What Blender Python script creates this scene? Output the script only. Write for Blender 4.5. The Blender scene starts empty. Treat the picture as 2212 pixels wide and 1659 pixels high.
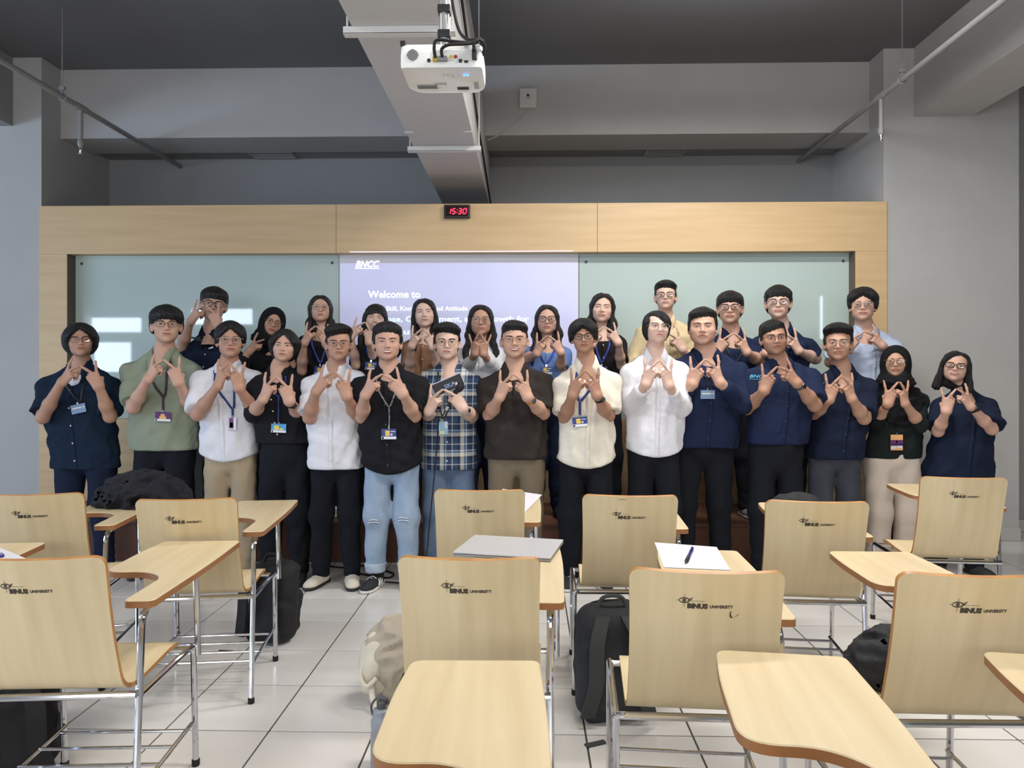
import bpy, bmesh, math, random
import numpy as np
from mathutils import Vector, Matrix, Euler
random.seed(7); np.random.seed(7)
SC = bpy.context.scene
COL = SC.collection
PI = math.pi
R = math.radians
# ------------------------------------------------------------------ camera, world, light, exposure
F_PX, CAM_H = 1559.0, 1.36
YAW = math.atan(37.0 / F_PX)
cam_d = bpy.data.cameras.new('camera'); cam = bpy.data.objects.new('camera', cam_d); COL.objects.link(cam)
cam.location = (0, 0, CAM_H); cam.rotation_euler = (PI / 2, 0, YAW)
cam_d.sensor_width = 36; cam_d.sensor_fit = 'HORIZONTAL'; cam_d.lens = F_PX / 2212 * 36
cam_d.shift_y = -24.5 / 2212; cam_d.clip_start = 0.05
SC.camera = cam
vs = SC.view_settings
vs.view_transform = 'Standard'; vs.look = 'None'; vs.gamma = 1.0; vs.use_curve_mapping = False
vs.exposure = 0.04
wd = bpy.data.worlds.new('world'); SC.world = wd; wd.use_nodes = True
wd.node_tree.nodes['Background'].inputs[0].default_value = (0.75, 0.83, 1.0, 1)
wd.node_tree.nodes['Background'].inputs[1].default_value = 0.3
def area_light(name, loc, rot, sx, sy, power, col):
    l = bpy.data.lights.new(name, 'AREA'); l.shape = 'RECTANGLE'; l.size = sx; l.size_y = sy
    l.energy = power; l.color = col
    o = bpy.data.objects.new(name, l); COL.objects.link(o); o.location = loc; o.rotation_euler = rot
    return o
LAMP_COL = (1.0, 0.97, 0.93)
LAMPS = [(-2.4, 2.3, 3.5, 30), (0.75, 2.3, 3.5, 42), (3.3, 2.3, 3.5, 36),
         (-2.4, -0.4, 3.55, 22), (0.75, -0.4, 3.55, 26), (3.3, -0.4, 3.55, 24),
         (1.3, 4.15, 3.64, 74)]
for i, (lx, ly, lz, pw) in enumerate(LAMPS):
    area_light('tube_light', (lx, ly, lz - 0.06), (0, 0, 0), 1.2, 0.22, pw, LAMP_COL)
area_light('tube_uplight', (1.3, 4.15, 3.69), (PI, 0, 0), 1.1, 0.2, 36, (0.86, 0.91, 1.0))
area_light('rear_window_light', (-1.3, -4.12, 2.1), (PI / 2, 0, 0), 4.5, 1.4, 135, (0.93, 0.96, 1.0))  # added fill behind the camera, lifts upright surfaces
area_light('window_light', (-9.9, 1.0, 1.9), (PI / 2, 0, -PI / 2), 5.0, 1.8, 250, (0.50, 0.70, 1.0))  # bluish side light; its window is added, out of view

# ------------------------------------------------------------------ pixel -> world (frame 2212 x 1659)
_rt = np.array([math.cos(YAW), math.sin(YAW), 0.0]); _fw = np.array([-math.sin(YAW), math.cos(YAW), 0.0])
def ray(px, py):
    return _rt * ((px - 1106.0) / F_PX) + _fw + np.array([0, 0, 1.0]) * ((805.0 - py) / F_PX)
def at(px, py, Y):
    d = ray(px, py); return d * (Y / d[1]) + np.array([0, 0, CAM_H])
def on_z(px, py, z):
    d = ray(px, py); return d * ((z - CAM_H) / d[2]) + np.array([0, 0, CAM_H])

# ------------------------------------------------------------------ materials
def lin(c):
    return tuple((x / 12.92 if x <= 0.04045 else ((x + 0.055) / 1.055) ** 2.4) for x in (v / 255.0 for v in c))
MATS = {}
def mat(name, rgb, rough=0.6, metal=0.0, noise=0.0, nscale=8.0, stretch=(1, 1, 1), bump=0.0, bscale=60.0, spec=0.5, emit=0.0, alpha=1.0, coat=0.0, sheen=0.0, rgb2=None):
    if name in MATS: return MATS[name]
    m = bpy.data.materials.new(name); m.use_nodes = True; nt = m.node_tree; b = nt.nodes['Principled BSDF']
    c = lin(rgb) + (1,)
    b.inputs['Base Color'].default_value = c; b.inputs['Roughness'].default_value = rough
    b.inputs['Metallic'].default_value = metal; b.inputs['Specular IOR Level'].default_value = spec
    b.inputs['Coat Weight'].default_value = coat; b.inputs['Sheen Weight'].default_value = sheen
    b.inputs['Alpha'].default_value = alpha
    if emit > 0:
        b.inputs['Emission Color'].default_value = c; b.inputs['Emission Strength'].default_value = emit
    if noise > 0 or bump > 0 or rgb2:
        tc = nt.nodes.new('ShaderNodeTexCoord'); mp = nt.nodes.new('ShaderNodeMapping'); mp.inputs['Scale'].default_value = stretch
        nt.links.new(tc.outputs['Object'], mp.inputs[0])
        if noise > 0 or rgb2:
            n = nt.nodes.new('ShaderNodeTexNoise'); n.inputs['Scale'].default_value = nscale; n.inputs['Detail'].default_value = 5
            nt.links.new(mp.outputs[0], n.inputs['Vector'])
            cr = nt.nodes.new('ShaderNodeValToRGB')
            c2 = lin(rgb2) if rgb2 else tuple(v * (1 - noise) for v in c[:3])
            cr.color_ramp.elements[0].position = 0.3; cr.color_ramp.elements[1].position = 0.7
            cr.color_ramp.elements[0].color = c2 + (1,); cr.color_ramp.elements[1].color = c
            nt.links.new(n.outputs['Fac'], cr.inputs[0]); nt.links.new(cr.outputs[0], b.inputs['Base Color'])
            if emit > 0: nt.links.new(cr.outputs[0], b.inputs['Emission Color'])
        if bump > 0:
            n2 = nt.nodes.new('ShaderNodeTexNoise'); n2.inputs['Scale'].default_value = bscale; n2.inputs['Detail'].default_value = 4
            nt.links.new(mp.outputs[0], n2.inputs['Vector'])
            bp = nt.nodes.new('ShaderNodeBump'); bp.inputs['Strength'].default_value = bump; bp.inputs['Distance'].default_value = 0.01
            nt.links.new(n2.outputs['Fac'], bp.inputs['Height']); nt.links.new(bp.outputs[0], b.inputs['Normal'])
    MATS[name] = m
    return m
def plaid_mat(name, base, cols, axes='XZ', period=0.13):
    if name in MATS: return MATS[name]
    m = bpy.data.materials.new(name); m.use_nodes = True; nt = m.node_tree; b = nt.nodes['Principled BSDF']
    b.inputs['Roughness'].default_value = 0.85
    tc = nt.nodes.new('ShaderNodeTexCoord'); sp = nt.nodes.new('ShaderNodeSeparateXYZ'); nt.links.new(tc.outputs['Object'], sp.inputs[0])
    cur = None
    def ramp(axis, off):
        ad = nt.nodes.new('ShaderNodeMath'); ad.operation = 'MULTIPLY_ADD'; ad.inputs[1].default_value = 1 / period; ad.inputs[2].default_value = off + 50
        nt.links.new(sp.outputs[axis], ad.inputs[0])
        fr = nt.nodes.new('ShaderNodeMath'); fr.operation = 'FRACT'; nt.links.new(ad.outputs[0], fr.inputs[0])
        cr = nt.nodes.new('ShaderNodeValToRGB'); cr.color_ramp.interpolation = 'CONSTANT'
        e = cr.color_ramp.elements
        e[0].position = 0; e[0].color = lin(cols[0][1]) + (1,); e[1].position = cols[1][0]; e[1].color = lin(cols[1][1]) + (1,)
        for p, c in cols[2:]:
            el = e.new(p); el.color = lin(c) + (1,)
        nt.links.new(fr.outputs[0], cr.inputs[0]); return cr
    a = ramp('X', 0.0); z = ramp('Z', 0.3)
    mx = nt.nodes.new('ShaderNodeMixRGB'); mx.inputs[0].default_value = 0.5
    nt.links.new(a.outputs[0], mx.inputs[1]); nt.links.new(z.outputs[0], mx.inputs[2]); nt.links.new(mx.outputs[0], b.inputs['Base Color'])
    MATS[name] = m; return m

# ------------------------------------------------------------------ mesh helpers
def link(o, parent=None):
    COL.objects.link(o)
    if parent is not None: o.parent = parent
    return o
def mesh_obj(name, verts, faces, mats, parent=None, smooth=True, midx=None, sharp=None):
    me = bpy.data.meshes.new(name)
    if isinstance(verts, np.ndarray) and isinstance(faces, np.ndarray):
        nv, nf, k = len(verts), len(faces), faces.shape[1]
        me.vertices.add(nv); me.vertices.foreach_set('co', verts.astype(np.float32).ravel())
        me.loops.add(nf * k); me.loops.foreach_set('vertex_index', faces.astype(np.int32).ravel())
        me.polygons.add(nf); me.polygons.foreach_set('loop_start', np.arange(0, nf * k, k, dtype=np.int32))
        me.update(calc_edges=True)
    else:
        me.from_pydata([tuple(v) for v in verts], [], [tuple(f) for f in faces])
    if not isinstance(mats, (list, tuple)): mats = [mats]
    for m in mats: me.materials.append(m)
    if midx is not None: me.polygons.foreach_set('material_index', np.array(midx, dtype=np.int32))
    me.polygons.foreach_set('use_smooth', [smooth] * len(me.polygons))
    me.update()
    if sharp is not None:
        me.set_sharp_from_angle(angle=R(sharp))
    return link(bpy.data.objects.new(name, me), parent)
class MB:
    """collects shapes into one mesh"""
    def __init__(s): s.v = []; s.f = []; s.m = []; s.flat = True
    def add(s, v, f, mi=0):
        s.flat = False
        n = len(s.v); s.v += [tuple(map(float, p)) for p in v]; s.f += [tuple(i + n for i in q) for q in f]; s.m += [mi] * len(f); return s
    def box(s, lo, hi, bev=0.0, mi=0, M=None):
        bm = bmesh.new(); bmesh.ops.create_cube(bm, size=1)
        c = [(a + b) / 2 for a, b in zip(lo, hi)]; d = [b - a for a, b in zip(lo, hi)]
        for v in bm.verts: v.co = Vector((c[0] + v.co.x * d[0], c[1] + v.co.y * d[1], c[2] + v.co.z * d[2]))
        if bev > 0: bmesh.ops.bevel(bm, geom=bm.edges[:], offset=bev, segments=2, affect='EDGES', profile=0.6)
        bm.verts.index_update()
        v = [(M @ q.co if M is not None else q.co) for q in bm.verts]; f = [[q.index for q in p.verts] for p in bm.faces]
        bm.free(); k = s.flat; s.add(v, f, mi); s.flat = k; return s
    def tube(s, pts, r, seg=10, mi=0, cap=True, closed=False):
        s.flat = False
        pts = [np.array(p, float) for p in pts]; n = len(pts); rs = r if hasattr(r, '__len__') else [r] * n
        v = []; up = None
        for i in range(n):
            if closed: t = pts[(i + 1) % n] - pts[i - 1]
            else: t = pts[min(i + 1, n - 1)] - pts[max(i - 1, 0)]
            t = t / (np.linalg.norm(t) + 1e-9)
            if up is None:
                up = np.array([0, 0, 1.0]) if abs(t[2]) < 0.9 else np.array([0, 1.0, 0])
            a = np.cross(up, t); a /= np.linalg.norm(a) + 1e-9; b = np.cross(t, a); up = b
            for k in range(seg):
                th = 2 * PI * k / seg; v.append(pts[i] + rs[i] * (a * math.cos(th) + b * math.sin(th)))
        f = []
        for i in range(n if closed else n - 1):
            j = (i + 1) % n
            for k in range(seg):
                f.append((i * seg + k, i * seg + (k + 1) % seg, j * seg + (k + 1) % seg, j * seg + k))
        if cap and not closed:
            f.append(tuple(range(seg - 1, -1, -1))); f.append(tuple((n - 1) * seg + k for k in range(seg)))
        return s.add(v, f, mi)
    def lathe(s, prof, c=(0, 0, 0), seg=24, mi=0, M=None):
        s.flat = False
        v = []; f = []; n = len(prof)
        for r_, z_ in prof:
            for k in range(seg):
                th = 2 * PI * k / seg; p = Vector((r_ * math.cos(th), r_ * math.sin(th), z_))
                if M is not None: p = M @ p
                v.append((p[0] + c[0], p[1] + c[1], p[2] + c[2]))
        for i in range(n - 1):
            for k in range(seg): f.append((i * seg + k, i * seg + (k + 1) % seg, (i + 1) * seg + (k + 1) % seg, (i + 1) * seg + k))
        f.append(tuple(range(seg - 1, -1, -1))); f.append(tuple((n - 1) * seg + k for k in range(seg)))
        return s.add(v, f, mi)
    def prism(s, out, z0, z1, mi=0, mside=None, bev=0.0):
        n = len(out); k = len(out)
        cx = sum(p[0] for p in out) / n; cy = sum(p[1] for p in out) / n
        v = [(x, y, z0) for x, y in out] + [(x, y, z1) for x, y in out]
        s.add(v, [tuple(range(n - 1, -1, -1)), tuple(range(n, 2 * n))], mi)
        s.add(v, [(i, (i + 1) % n, n + (i + 1) % n, n + i) for i in range(n)], mi if mside is None else mside)
        return s
    def obj(s, name, mats, parent=None, smooth=True, sharp=35):
        smooth = smooth and not s.flat
        return mesh_obj(name, s.v, s.f, mats, parent, smooth, s.m, sharp if smooth else None)
def bend(pts, r=0.03, n=5):
    """polyline with rounded corners"""
    P = [np.array(p, float) for p in pts]; out = [P[0]]
    for i in range(1, len(P) - 1):
        a = P[i - 1] - P[i]; b = P[i + 1] - P[i]; la = np.linalg.norm(a); lb = np.linalg.norm(b)
        d = min(r, la * 0.45, lb * 0.45); p0 = P[i] + a / la * d; p1 = P[i] + b / lb * d
        for k in range(n + 1):
            t = k / n; out.append((1 - t) ** 2 * p0 + 2 * t * (1 - t) * P[i] + t * t * p1)
    out.append(P[-1]); return out
def round_poly(pts, rad, n=6):
    out = []; m = len(pts)
    for i in range(m):
        p = np.array(pts[i], float); a = np.array(pts[i - 1], float) - p; b = np.array(pts[(i + 1) % m], float) - p
        r = rad[i] if hasattr(rad, '__len__') else rad
        la = np.linalg.norm(a); lb = np.linalg.norm(b); d = min(r, la * 0.48, lb * 0.48)
        p0 = p + a / la * d; p1 = p + b / lb * d
        for k in range(n + 1):
            t = k / n; q = (1 - t) ** 2 * p0 + 2 * t * (1 - t) * p + t * t * p1; out.append((q[0], q[1]))
    return out
def smooth_curve(pts, n=8):
    P = [np.array(p, float) for p in pts]; P = [2 * P[0] - P[1]] + P + [2 * P[-1] - P[-2]]; out = []
    for i in range(1, len(P) - 2):
        for k in range(n):
            t = k / n
            out.append(0.5 * (2 * P[i] + (P[i + 1] - P[i - 1]) * t + (2 * P[i - 1] - 5 * P[i] + 4 * P[i + 1] - P[i + 2]) * t * t + (3 * P[i] - P[i - 1] - 3 * P[i + 1] + P[i + 2]) * t ** 3))
    out.append(P[-2]); return out
def empty(name, loc=(0, 0, 0), rz=0.0):
    o = bpy.data.objects.new(name, None); o.empty_display_size = 0.1; COL.objects.link(o)
    o.location = tuple(loc); o.rotation_euler = (0, 0, rz); return o
def tag(o, label, cat, group=None):
    o['label'] = label; o['category'] = cat
    if group: o['group'] = group
    return o
def struct(o, label=None):
    o['kind'] = 'structure'
    if label: o['label'] = label
    return o
def copy_tree(o, parent=None):
    c = o.copy(); COL.objects.link(c); c.parent = parent
    for ch in list(o.children): copy_tree(ch, c)
    return c
def text_mesh(s, size=1.0, bold=0.0, shear=0.0, ext=0.0, align='LEFT', fit=None, res=3):
    """flat text: returns verts (n,3) in x/y and faces, baseline at y=0"""
    cu = bpy.data.curves.new('txt', 'FONT'); cu.body = s; cu.size = size; cu.offset = bold; cu.shear = shear; cu.extrude = ext; cu.align_x = align
    cu.resolution_u = res
    ob = bpy.data.objects.new('txt', cu); COL.objects.link(ob)
    dg = bpy.context.evaluated_depsgraph_get(); dg.update()
    me = bpy.data.meshes.new_from_object(ob.evaluated_get(dg))
    v = np.array([tuple(p.co) for p in me.vertices]).reshape(-1, 3); f = [tuple(p.vertices) for p in me.polygons]
    bpy.data.objects.remove(ob); bpy.data.curves.remove(cu); bpy.data.meshes.remove(me)
    if fit is not None:           # scale x so the text spans `fit`
        v[:, 0] -= v[:, 0].min(); v[:, 0] *= fit / v[:, 0].max()
    return v, f
# ------------------------------------------------------------------ implicit surfaces -> quads (sparse surface nets)
_OFF8 = np.array([[i, j, k] for i in (0, 1) for j in (0, 1) for k in (0, 1)], dtype=np.int64)
_E12 = [(a, b) for a in range(8) for b in range(a + 1, 8) if np.abs(_OFF8[a] - _OFF8[b]).sum() == 1]
def surf(f, lo, hi, h, levels=3, slack=1.35):
    lo = np.array(lo, float); hi = np.array(hi, float)
    S = 1 << levels
    n = np.maximum(1, np.ceil((hi - lo) / (h * S)).astype(int))
    g = np.stack(np.meshgrid(*[np.arange(k) for k in n], indexing='ij'), -1).reshape(-1, 3)
    size = S
    cells = g * S
    while True:
        c = lo + (cells + size / 2.0) * h
        d = f(c)
        cells = cells[np.abs(d) < size * h * 0.8661 * slack + 0.5 * h]
        if size == 1: break
        size //= 2
        cells = (cells[:, None, :] + _OFF8[None] * size).reshape(-1, 3)
    B = np.int64(1 << 20)
    key = lambda q: ((q[..., 0] + 4) * B + (q[..., 1] + 4)) * B + (q[..., 2] + 4)
    cor = (cells[:, None, :] + _OFF8[None])
    ck_ = key(cor).ravel()
    uk, idx, inv = np.unique(ck_, return_index=True, return_inverse=True)
    val = f(lo + cor.reshape(-1, 3)[idx] * h)[inv].reshape(-1, 8)
    neg = val < 0
    act = neg.any(1) & ~neg.all(1)
    cells = cells[act]; val = val[act]; neg = neg[act]
    acc = np.zeros((len(cells), 3)); cnt = np.zeros(len(cells))
    for a, b in _E12:
        cr = neg[:, a] != neg[:, b]
        t = val[:, a] / np.where(cr, val[:, a] - val[:, b], 1.0)
        p = _OFF8[a] + t[:, None] * (_OFF8[b] - _OFF8[a])
        acc += np.where(cr[:, None], p, 0); cnt += cr
    V = lo + (cells + acc / cnt[:, None]) * h
    kk = key(cells); order = np.argsort(kk); ks = kk[order]
    faces = []
    ax = np.eye(3, dtype=np.int64)
    for a in range(3):
        ib = {0: 4, 1: 2, 2: 1}[a]
        ch = neg[:, 0] != neg[:, ib]
        q = cells[ch]; sg = neg[ch, 0]
        b, c = ax[(a + 1) % 3], ax[(a + 2) % 3]
        quad = []
        ok = np.ones(len(q), bool)
        for d in (0 * b, -b, -b - c, -c):
            k2 = key(q + d); pos = np.minimum(np.searchsorted(ks, k2), len(ks) - 1)
            ok &= ks[pos] == k2; quad.append(order[pos])
        Q = np.stack(quad, 1)
        Q = np.where(sg[:, None], Q, Q[:, ::-1])
        faces.append(Q[ok])
    return V, np.concatenate(faces)
def smin(a, b, k):
    h = np.maximum(k - np.abs(a - b), 0) / k
    return np.minimum(a, b) - h * h * k * 0.25
def smax(a, b, k): return -smin(-a, -b, k)
def rcone(p, a, b, r1, r2):
    a = np.asarray(a, float); ba = np.asarray(b, float) - a; pa = p - a
    t = np.clip((pa @ ba) / (ba @ ba + 1e-12), 0, 1)
    return np.sqrt(((pa - t[:, None] * ba) ** 2).sum(1)) - (r1 + (r2 - r1) * t)
def ell(p, c, rad):
    q = (p - np.asarray(c, float)) / np.asarray(rad, float)
    k0 = np.sqrt((q * q).sum(1)) + 1e-9; k1 = np.sqrt(((q / np.asarray(rad, float)) ** 2).sum(1)) + 1e-9
    return k0 * (k0 - 1) / k1
def rbox(p, c, half, r):
    q = np.abs(p - np.asarray(c, float)) - np.asarray(half, float) + r
    return np.sqrt((np.maximum(q, 0) ** 2).sum(1)) + np.minimum(q.max(1), 0) - r
_ND = np.random.RandomState(3).normal(size=(14, 3)); _NP = np.random.RandomState(4).uniform(0, 6.28, 14)
def folds(p, freq, amp, seed=0, n=6):
    r = np.zeros(len(p))
    for i in range(n):
        d = _ND[(i + seed) % 14]; r += np.sin(p @ d * freq * (0.6 + 0.25 * i) + _NP[(i * 3 + seed) % 14] + 1.5 * np.sin(p @ _ND[(i + seed + 5) % 14] * freq * .5))
    return r * amp / math.sqrt(n)
def sdf_obj(name, f, lo, hi, h, m, parent=None, off=(0, 0, 0), sharp=None):
    V, Fc = surf(f, lo, hi, h)
    return mesh_obj(name, V - np.array(off), Fc, m, parent, True, None, sharp)
# ------------------------------------------------------------------ the room
M_CEIL = mat('ceiling_paint', (112, 112, 114), 0.9, bump=0.15, bscale=40)
M_WALL = mat('wall_paint', (186, 184, 181), 0.85, noise=0.06, nscale=2.5, bump=0.12, bscale=50)
M_WALLD = mat('wall_shade_paint', (150, 150, 149), 0.88, noise=0.05, nscale=2.5, bump=0.12, bscale=50)  # darker copy of the wall paint, shade put into the colour
M_LAM = mat('maple_laminate', (219, 188, 142), 0.45, rgb2=(207, 174, 128), nscale=2.2, stretch=(0.6, 1, 9), bump=0.02, bscale=30)
M_DARKLAM = mat('reveal_laminate', (120, 100, 78), 0.5, noise=0.1)
M_PLAT = mat('platform_laminate', (110, 72, 56), 0.4, noise=0.15, nscale=4, stretch=(1, 1, 6))
M_CHROME = mat('chrome', (205, 206, 210), 0.12, 1.0)
M_WHITEM = mat('white_metal', (214, 212, 208), 0.5, noise=0.05, nscale=10)
M_BLACK = mat('black_plastic', (22, 22, 24), 0.5)
M_RUBBER = mat('black_rubber', (16, 16, 17), 0.7)
M_GREYPIPE = mat('grey_pipe_paint', (140, 139, 138), 0.5)
PY = 5.95                                            # plane of the maple panel and of the pillars
XL, XR = at(87, 700, PY)[0], at(1914, 700, PY)[0]
ZTOP = at(1000, 441, PY)[2]
ZC = 4.0
def slab(name, lo, hi, m, bev=0.0, parent=None):
    return MB().box(lo, hi, bev).obj(name, m, parent, smooth=bev > 0)
# floor: grout bed, then one object per tile that shows
bed = struct(slab('floor', (-10, -4.2, -0.06), (8, 7.0, -0.004), mat('grout', (72, 70, 68), 0.9)))
tile_me = MB().box((-0.1965, -0.1965, -0.02), (0.1965, 0.1965, 0.0), 0.0022).obj('tile', mat('glazed_tile', (222, 219, 214), 0.16, noise=0.05, nscale=1.2, spec=0.45, rgb2=(212, 208, 203)), bed, sharp=30)
TX0, TY0 = 0.2126, 2.717
cells = []
for i in range(-11, 11):
    for j in range(-4, 9):
        x = TX0 + 0.4 * i + 0.2; y = TY0 + 0.4 * j + 0.2
        if abs(x) < 0.82 * y + 0.35 and y < 5.95: cells.append((x, y))
for k, (x, y) in enumerate(cells):
    o = tile_me if k == 0 else tile_me.copy()
    if k: COL.objects.link(o); o.parent = bed
    o.location = (x, y, 0)
# beyond the counted tiles: the same tiles joined into one part
rest = MB(); have = set((round(x, 2), round(y, 2)) for x, y in cells)
for i in range(-24, 19):
    for j in range(-17, 11):
        x = TX0 + 0.4 * i + 0.2; y = TY0 + 0.4 * j + 0.2
        if (round(x, 2), round(y, 2)) in have or y > 6.9 or y < -4.1 or x < -9.8 or x > 7.8: continue
        rest.add([(x - .197, y - .197, 0), (x + .197, y - .197, 0), (x + .197, y + .197, 0), (x - .197, y + .197, 0)], [(0, 1, 2, 3)])
ro = rest.obj('tile_field', MATS['glazed_tile'], bed, smooth=False); ro['kind'] = 'stuff'
struct(slab('ceiling', (-10, -4.2, ZC), (8, 7.1, ZC + 0.1), M_CEIL))
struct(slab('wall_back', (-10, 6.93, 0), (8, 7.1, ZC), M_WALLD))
struct(slab('wall_left', (-10.1, -4.2, 0), (-10, 7.1, ZC), M_WALL))
struct(slab('wall_right', (8, -4.2, 0), (8.1, 7.1, ZC), M_WALL))
# pillars on both sides of the panel
XPR = at(2201, 700, PY)[0]
struct(slab('wall_pillar_left', (-10, PY, 0), (XL + 0.01, 6.95, ZC), M_WALL))
struct(slab('wall_pillar_right', (XR - 0.02, PY, 0), (XPR, 6.95, ZC), M_WALL))
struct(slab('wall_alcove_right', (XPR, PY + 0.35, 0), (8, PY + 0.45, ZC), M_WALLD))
struct(slab('baseboard_right', (XR + 0.1, PY - 0.018, 0), (XPR + 0.005, PY, 0.1), mat('baseboard_tile', (190, 187, 183), 0.3), 0.004))
struct(slab('baseboard_alcove', (XPR + 0.01, PY + 0.332, 0), (6, PY + 0.35, 0.1), MATS['baseboard_tile'], 0.004))
# beam over the recess, soffit behind it, beams along the sides
struct(slab('ceiling_beam', (XL, 6.2, 3.40), (XR, 6.63, ZC), M_WALL))
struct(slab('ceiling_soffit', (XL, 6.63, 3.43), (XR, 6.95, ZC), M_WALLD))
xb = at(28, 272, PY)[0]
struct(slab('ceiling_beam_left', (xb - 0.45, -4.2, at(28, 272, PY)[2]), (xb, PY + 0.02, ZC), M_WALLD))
x0 = at(1974, 252, PY)[0]; x1 = at(2098, 248, PY)[0]
struct(slab('ceiling_beam_right', (x0, -4.2, at(1974, 252, PY)[2]), (x1, PY + 0.02, ZC), M_WALL))
# rear wall with its daylit windows (they mirror in the glass boards)
REAR = -4.2
M_DAY = mat('daylight_pane', (214, 230, 255), 0.5, emit=15.0)
def mirror_rect(px0, py0, px1, py1, Yb):
    D = 2 * Yb - REAR
    a = at(px0, py0, D); b = at(px1, py1, D); return a[0], b[0], b[2], a[2]
wins = [mirror_rect(178, 687, 305, 717, 6.05), mirror_rect(205, 740, 283, 803, 6.05), mirror_rect(415, 668, 545, 700, 6.05), mirror_rect(1772, 640, 1776, 748, 6.05)]
rw = struct(slab('wall_rear', (-10, REAR - 0.15, 0), (8, REAR - 0.02, ZC), M_WALL))
for k, (a, b, c, d) in enumerate(wins):
    fr = struct(MB().box((a - 0.04, REAR - 0.03, c - 0.04), (b + 0.04, REAR - 0.012, d + 0.04)).obj('window_%d' % (k + 1), M_WHITEM, smooth=False))
    n = 2 if b - a > 0.5 else 1
    for q in range(n):
        w = (b - a) / n
        MB().box((a + q * w + (0.012 if q else 0), REAR - 0.02, c), (a + (q + 1) * w, REAR - 0.005, d)).obj('pane', M_DAY, fr, smooth=False)
wl = struct(MB().box((-3.6, REAR - 0.03, 1.35), (1.0, REAR - 0.012, 2.85)).obj('window_5', M_WHITEM, smooth=False))  # added glowing panel housing the rear fill, not a known window
for k in range(4): MB().box((-3.5 + k * 1.12, REAR - 0.02, 1.45), (-3.5 + k * 1.12 + 1.04, REAR - 0.008, 2.75)).obj('pane', mat('bright_pane', (226, 234, 248), 0.4, emit=1.2), wl, smooth=False)
wl = struct(MB().box((-10.0, -1.6, 0.95), (-9.985, 3.6, 2.85)).obj('window_6', M_WHITEM, smooth=False))  # unseen window added to house the bluish side light
for k in range(4): MB().box((-9.99, -1.5 + k * 1.27, 1.02), (-9.975, -1.5 + k * 1.27 + 1.19, 2.78)).obj('pane', MATS['bright_pane'], wl, smooth=False)
# ------------------------------------------------------------------ maple panel with the board recess
def zy(py, Y=PY): return at(1143, py, Y)[2]
OX0, OX1 = at(147, 600, PY)[0], at(1846, 600, PY)[0]
OZ1 = at(1000, 546, PY)[2]; OZ0 = zy(907)
BY = 6.05
panel = struct(MB().box((OX0 - 0.02, BY + 0.02, 0.2), (OX1 + 0.02, BY + 0.05, ZTOP - 0.05)).obj('wall_maple_panel', M_DARKLAM, smooth=False), 'maple laminate feature wall framing the glass writing boards')
seam = at(727, 440, PY)[0]; seam2 = at(1290, 440, PY)[0]; e = 0.0015
for lo, hi in (((XL, PY - 0.015, OZ1), (seam - e, 6.1, ZTOP)), ((seam + e, PY - 0.015, OZ1), (seam2 - e, 6.1, ZTOP)), ((seam2 + e, PY - 0.015, OZ1), (XR, 6.1, ZTOP)),
               ((XL, PY - 0.015, 0.0), (OX0, 6.1, OZ1 - 0.001)), ((OX1, PY - 0.015, 0.0), (XR, 6.1, OZ1 - 0.001)),
               ((OX0 + 0.001, PY - 0.015, 0.0), (seam - e, 6.1, OZ0)), ((seam + e, PY - 0.015, 0), (seam2 - e, 6.1, OZ0)), ((seam2 + e, PY - 0.015, 0), (OX1 - 0.001, 6.1, OZ0))):
    MB().box(lo, hi, 0.001).obj('panel', M_LAM, panel, smooth=False)
M_REV = mat('reveal_dark', (96, 82, 66), 0.5)
for lo, hi in (((OX0, PY - 0.012, OZ0), (OX0 + 0.006, BY + 0.02, OZ1 - 0.001)), ((OX1 - 0.006, PY - 0.012, OZ0), (OX1, BY + 0.02, OZ1 - 0.001))):
    MB().box(lo, hi).obj('reveal', M_REV, panel, smooth=False)
# glass boards and the white projection board between them
gx = [at(p, 600, BY)[0] for p in (163, 733, 1250, 1836)]
gz0, gz1 = zy(905, BY), at(1000, 549, BY)[2]
M_GLASS = mat('back_painted_glass', (190, 206, 200), 0.03, spec=0.55, coat=0.3)
for k, (a, b, lab) in enumerate(((gx[0], gx[1], 'pale green glass writing board left of the projected slide'), (gx[2], gx[3], 'pale green glass writing board right of the projected slide'))):
    g = tag(empty('glass_board', ((a + b) / 2, BY, gz0)), lab, 'board', 'glass boards')
    hw = (b - a) / 2; h = gz1 - gz0
    MB().box((-hw + 0.003, -0.008, 0), (hw - 0.003, 0.012, h), 0.002).obj('glass_pane', M_GLASS, g)
    for sx in (-1, 1):
        for z in (0.06, h - 0.07):
            m = MB(); m.lathe([(0.011, 0), (0.011, 0.006), (0.007, 0.009)], (sx * (hw - 0.06), -0.008, z), 12, M=Matrix.Rotation(PI / 2, 3, 'X')); m.obj('stud', mat('stud_metal', (80, 84, 84), 0.4, 0.8), g)
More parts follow.
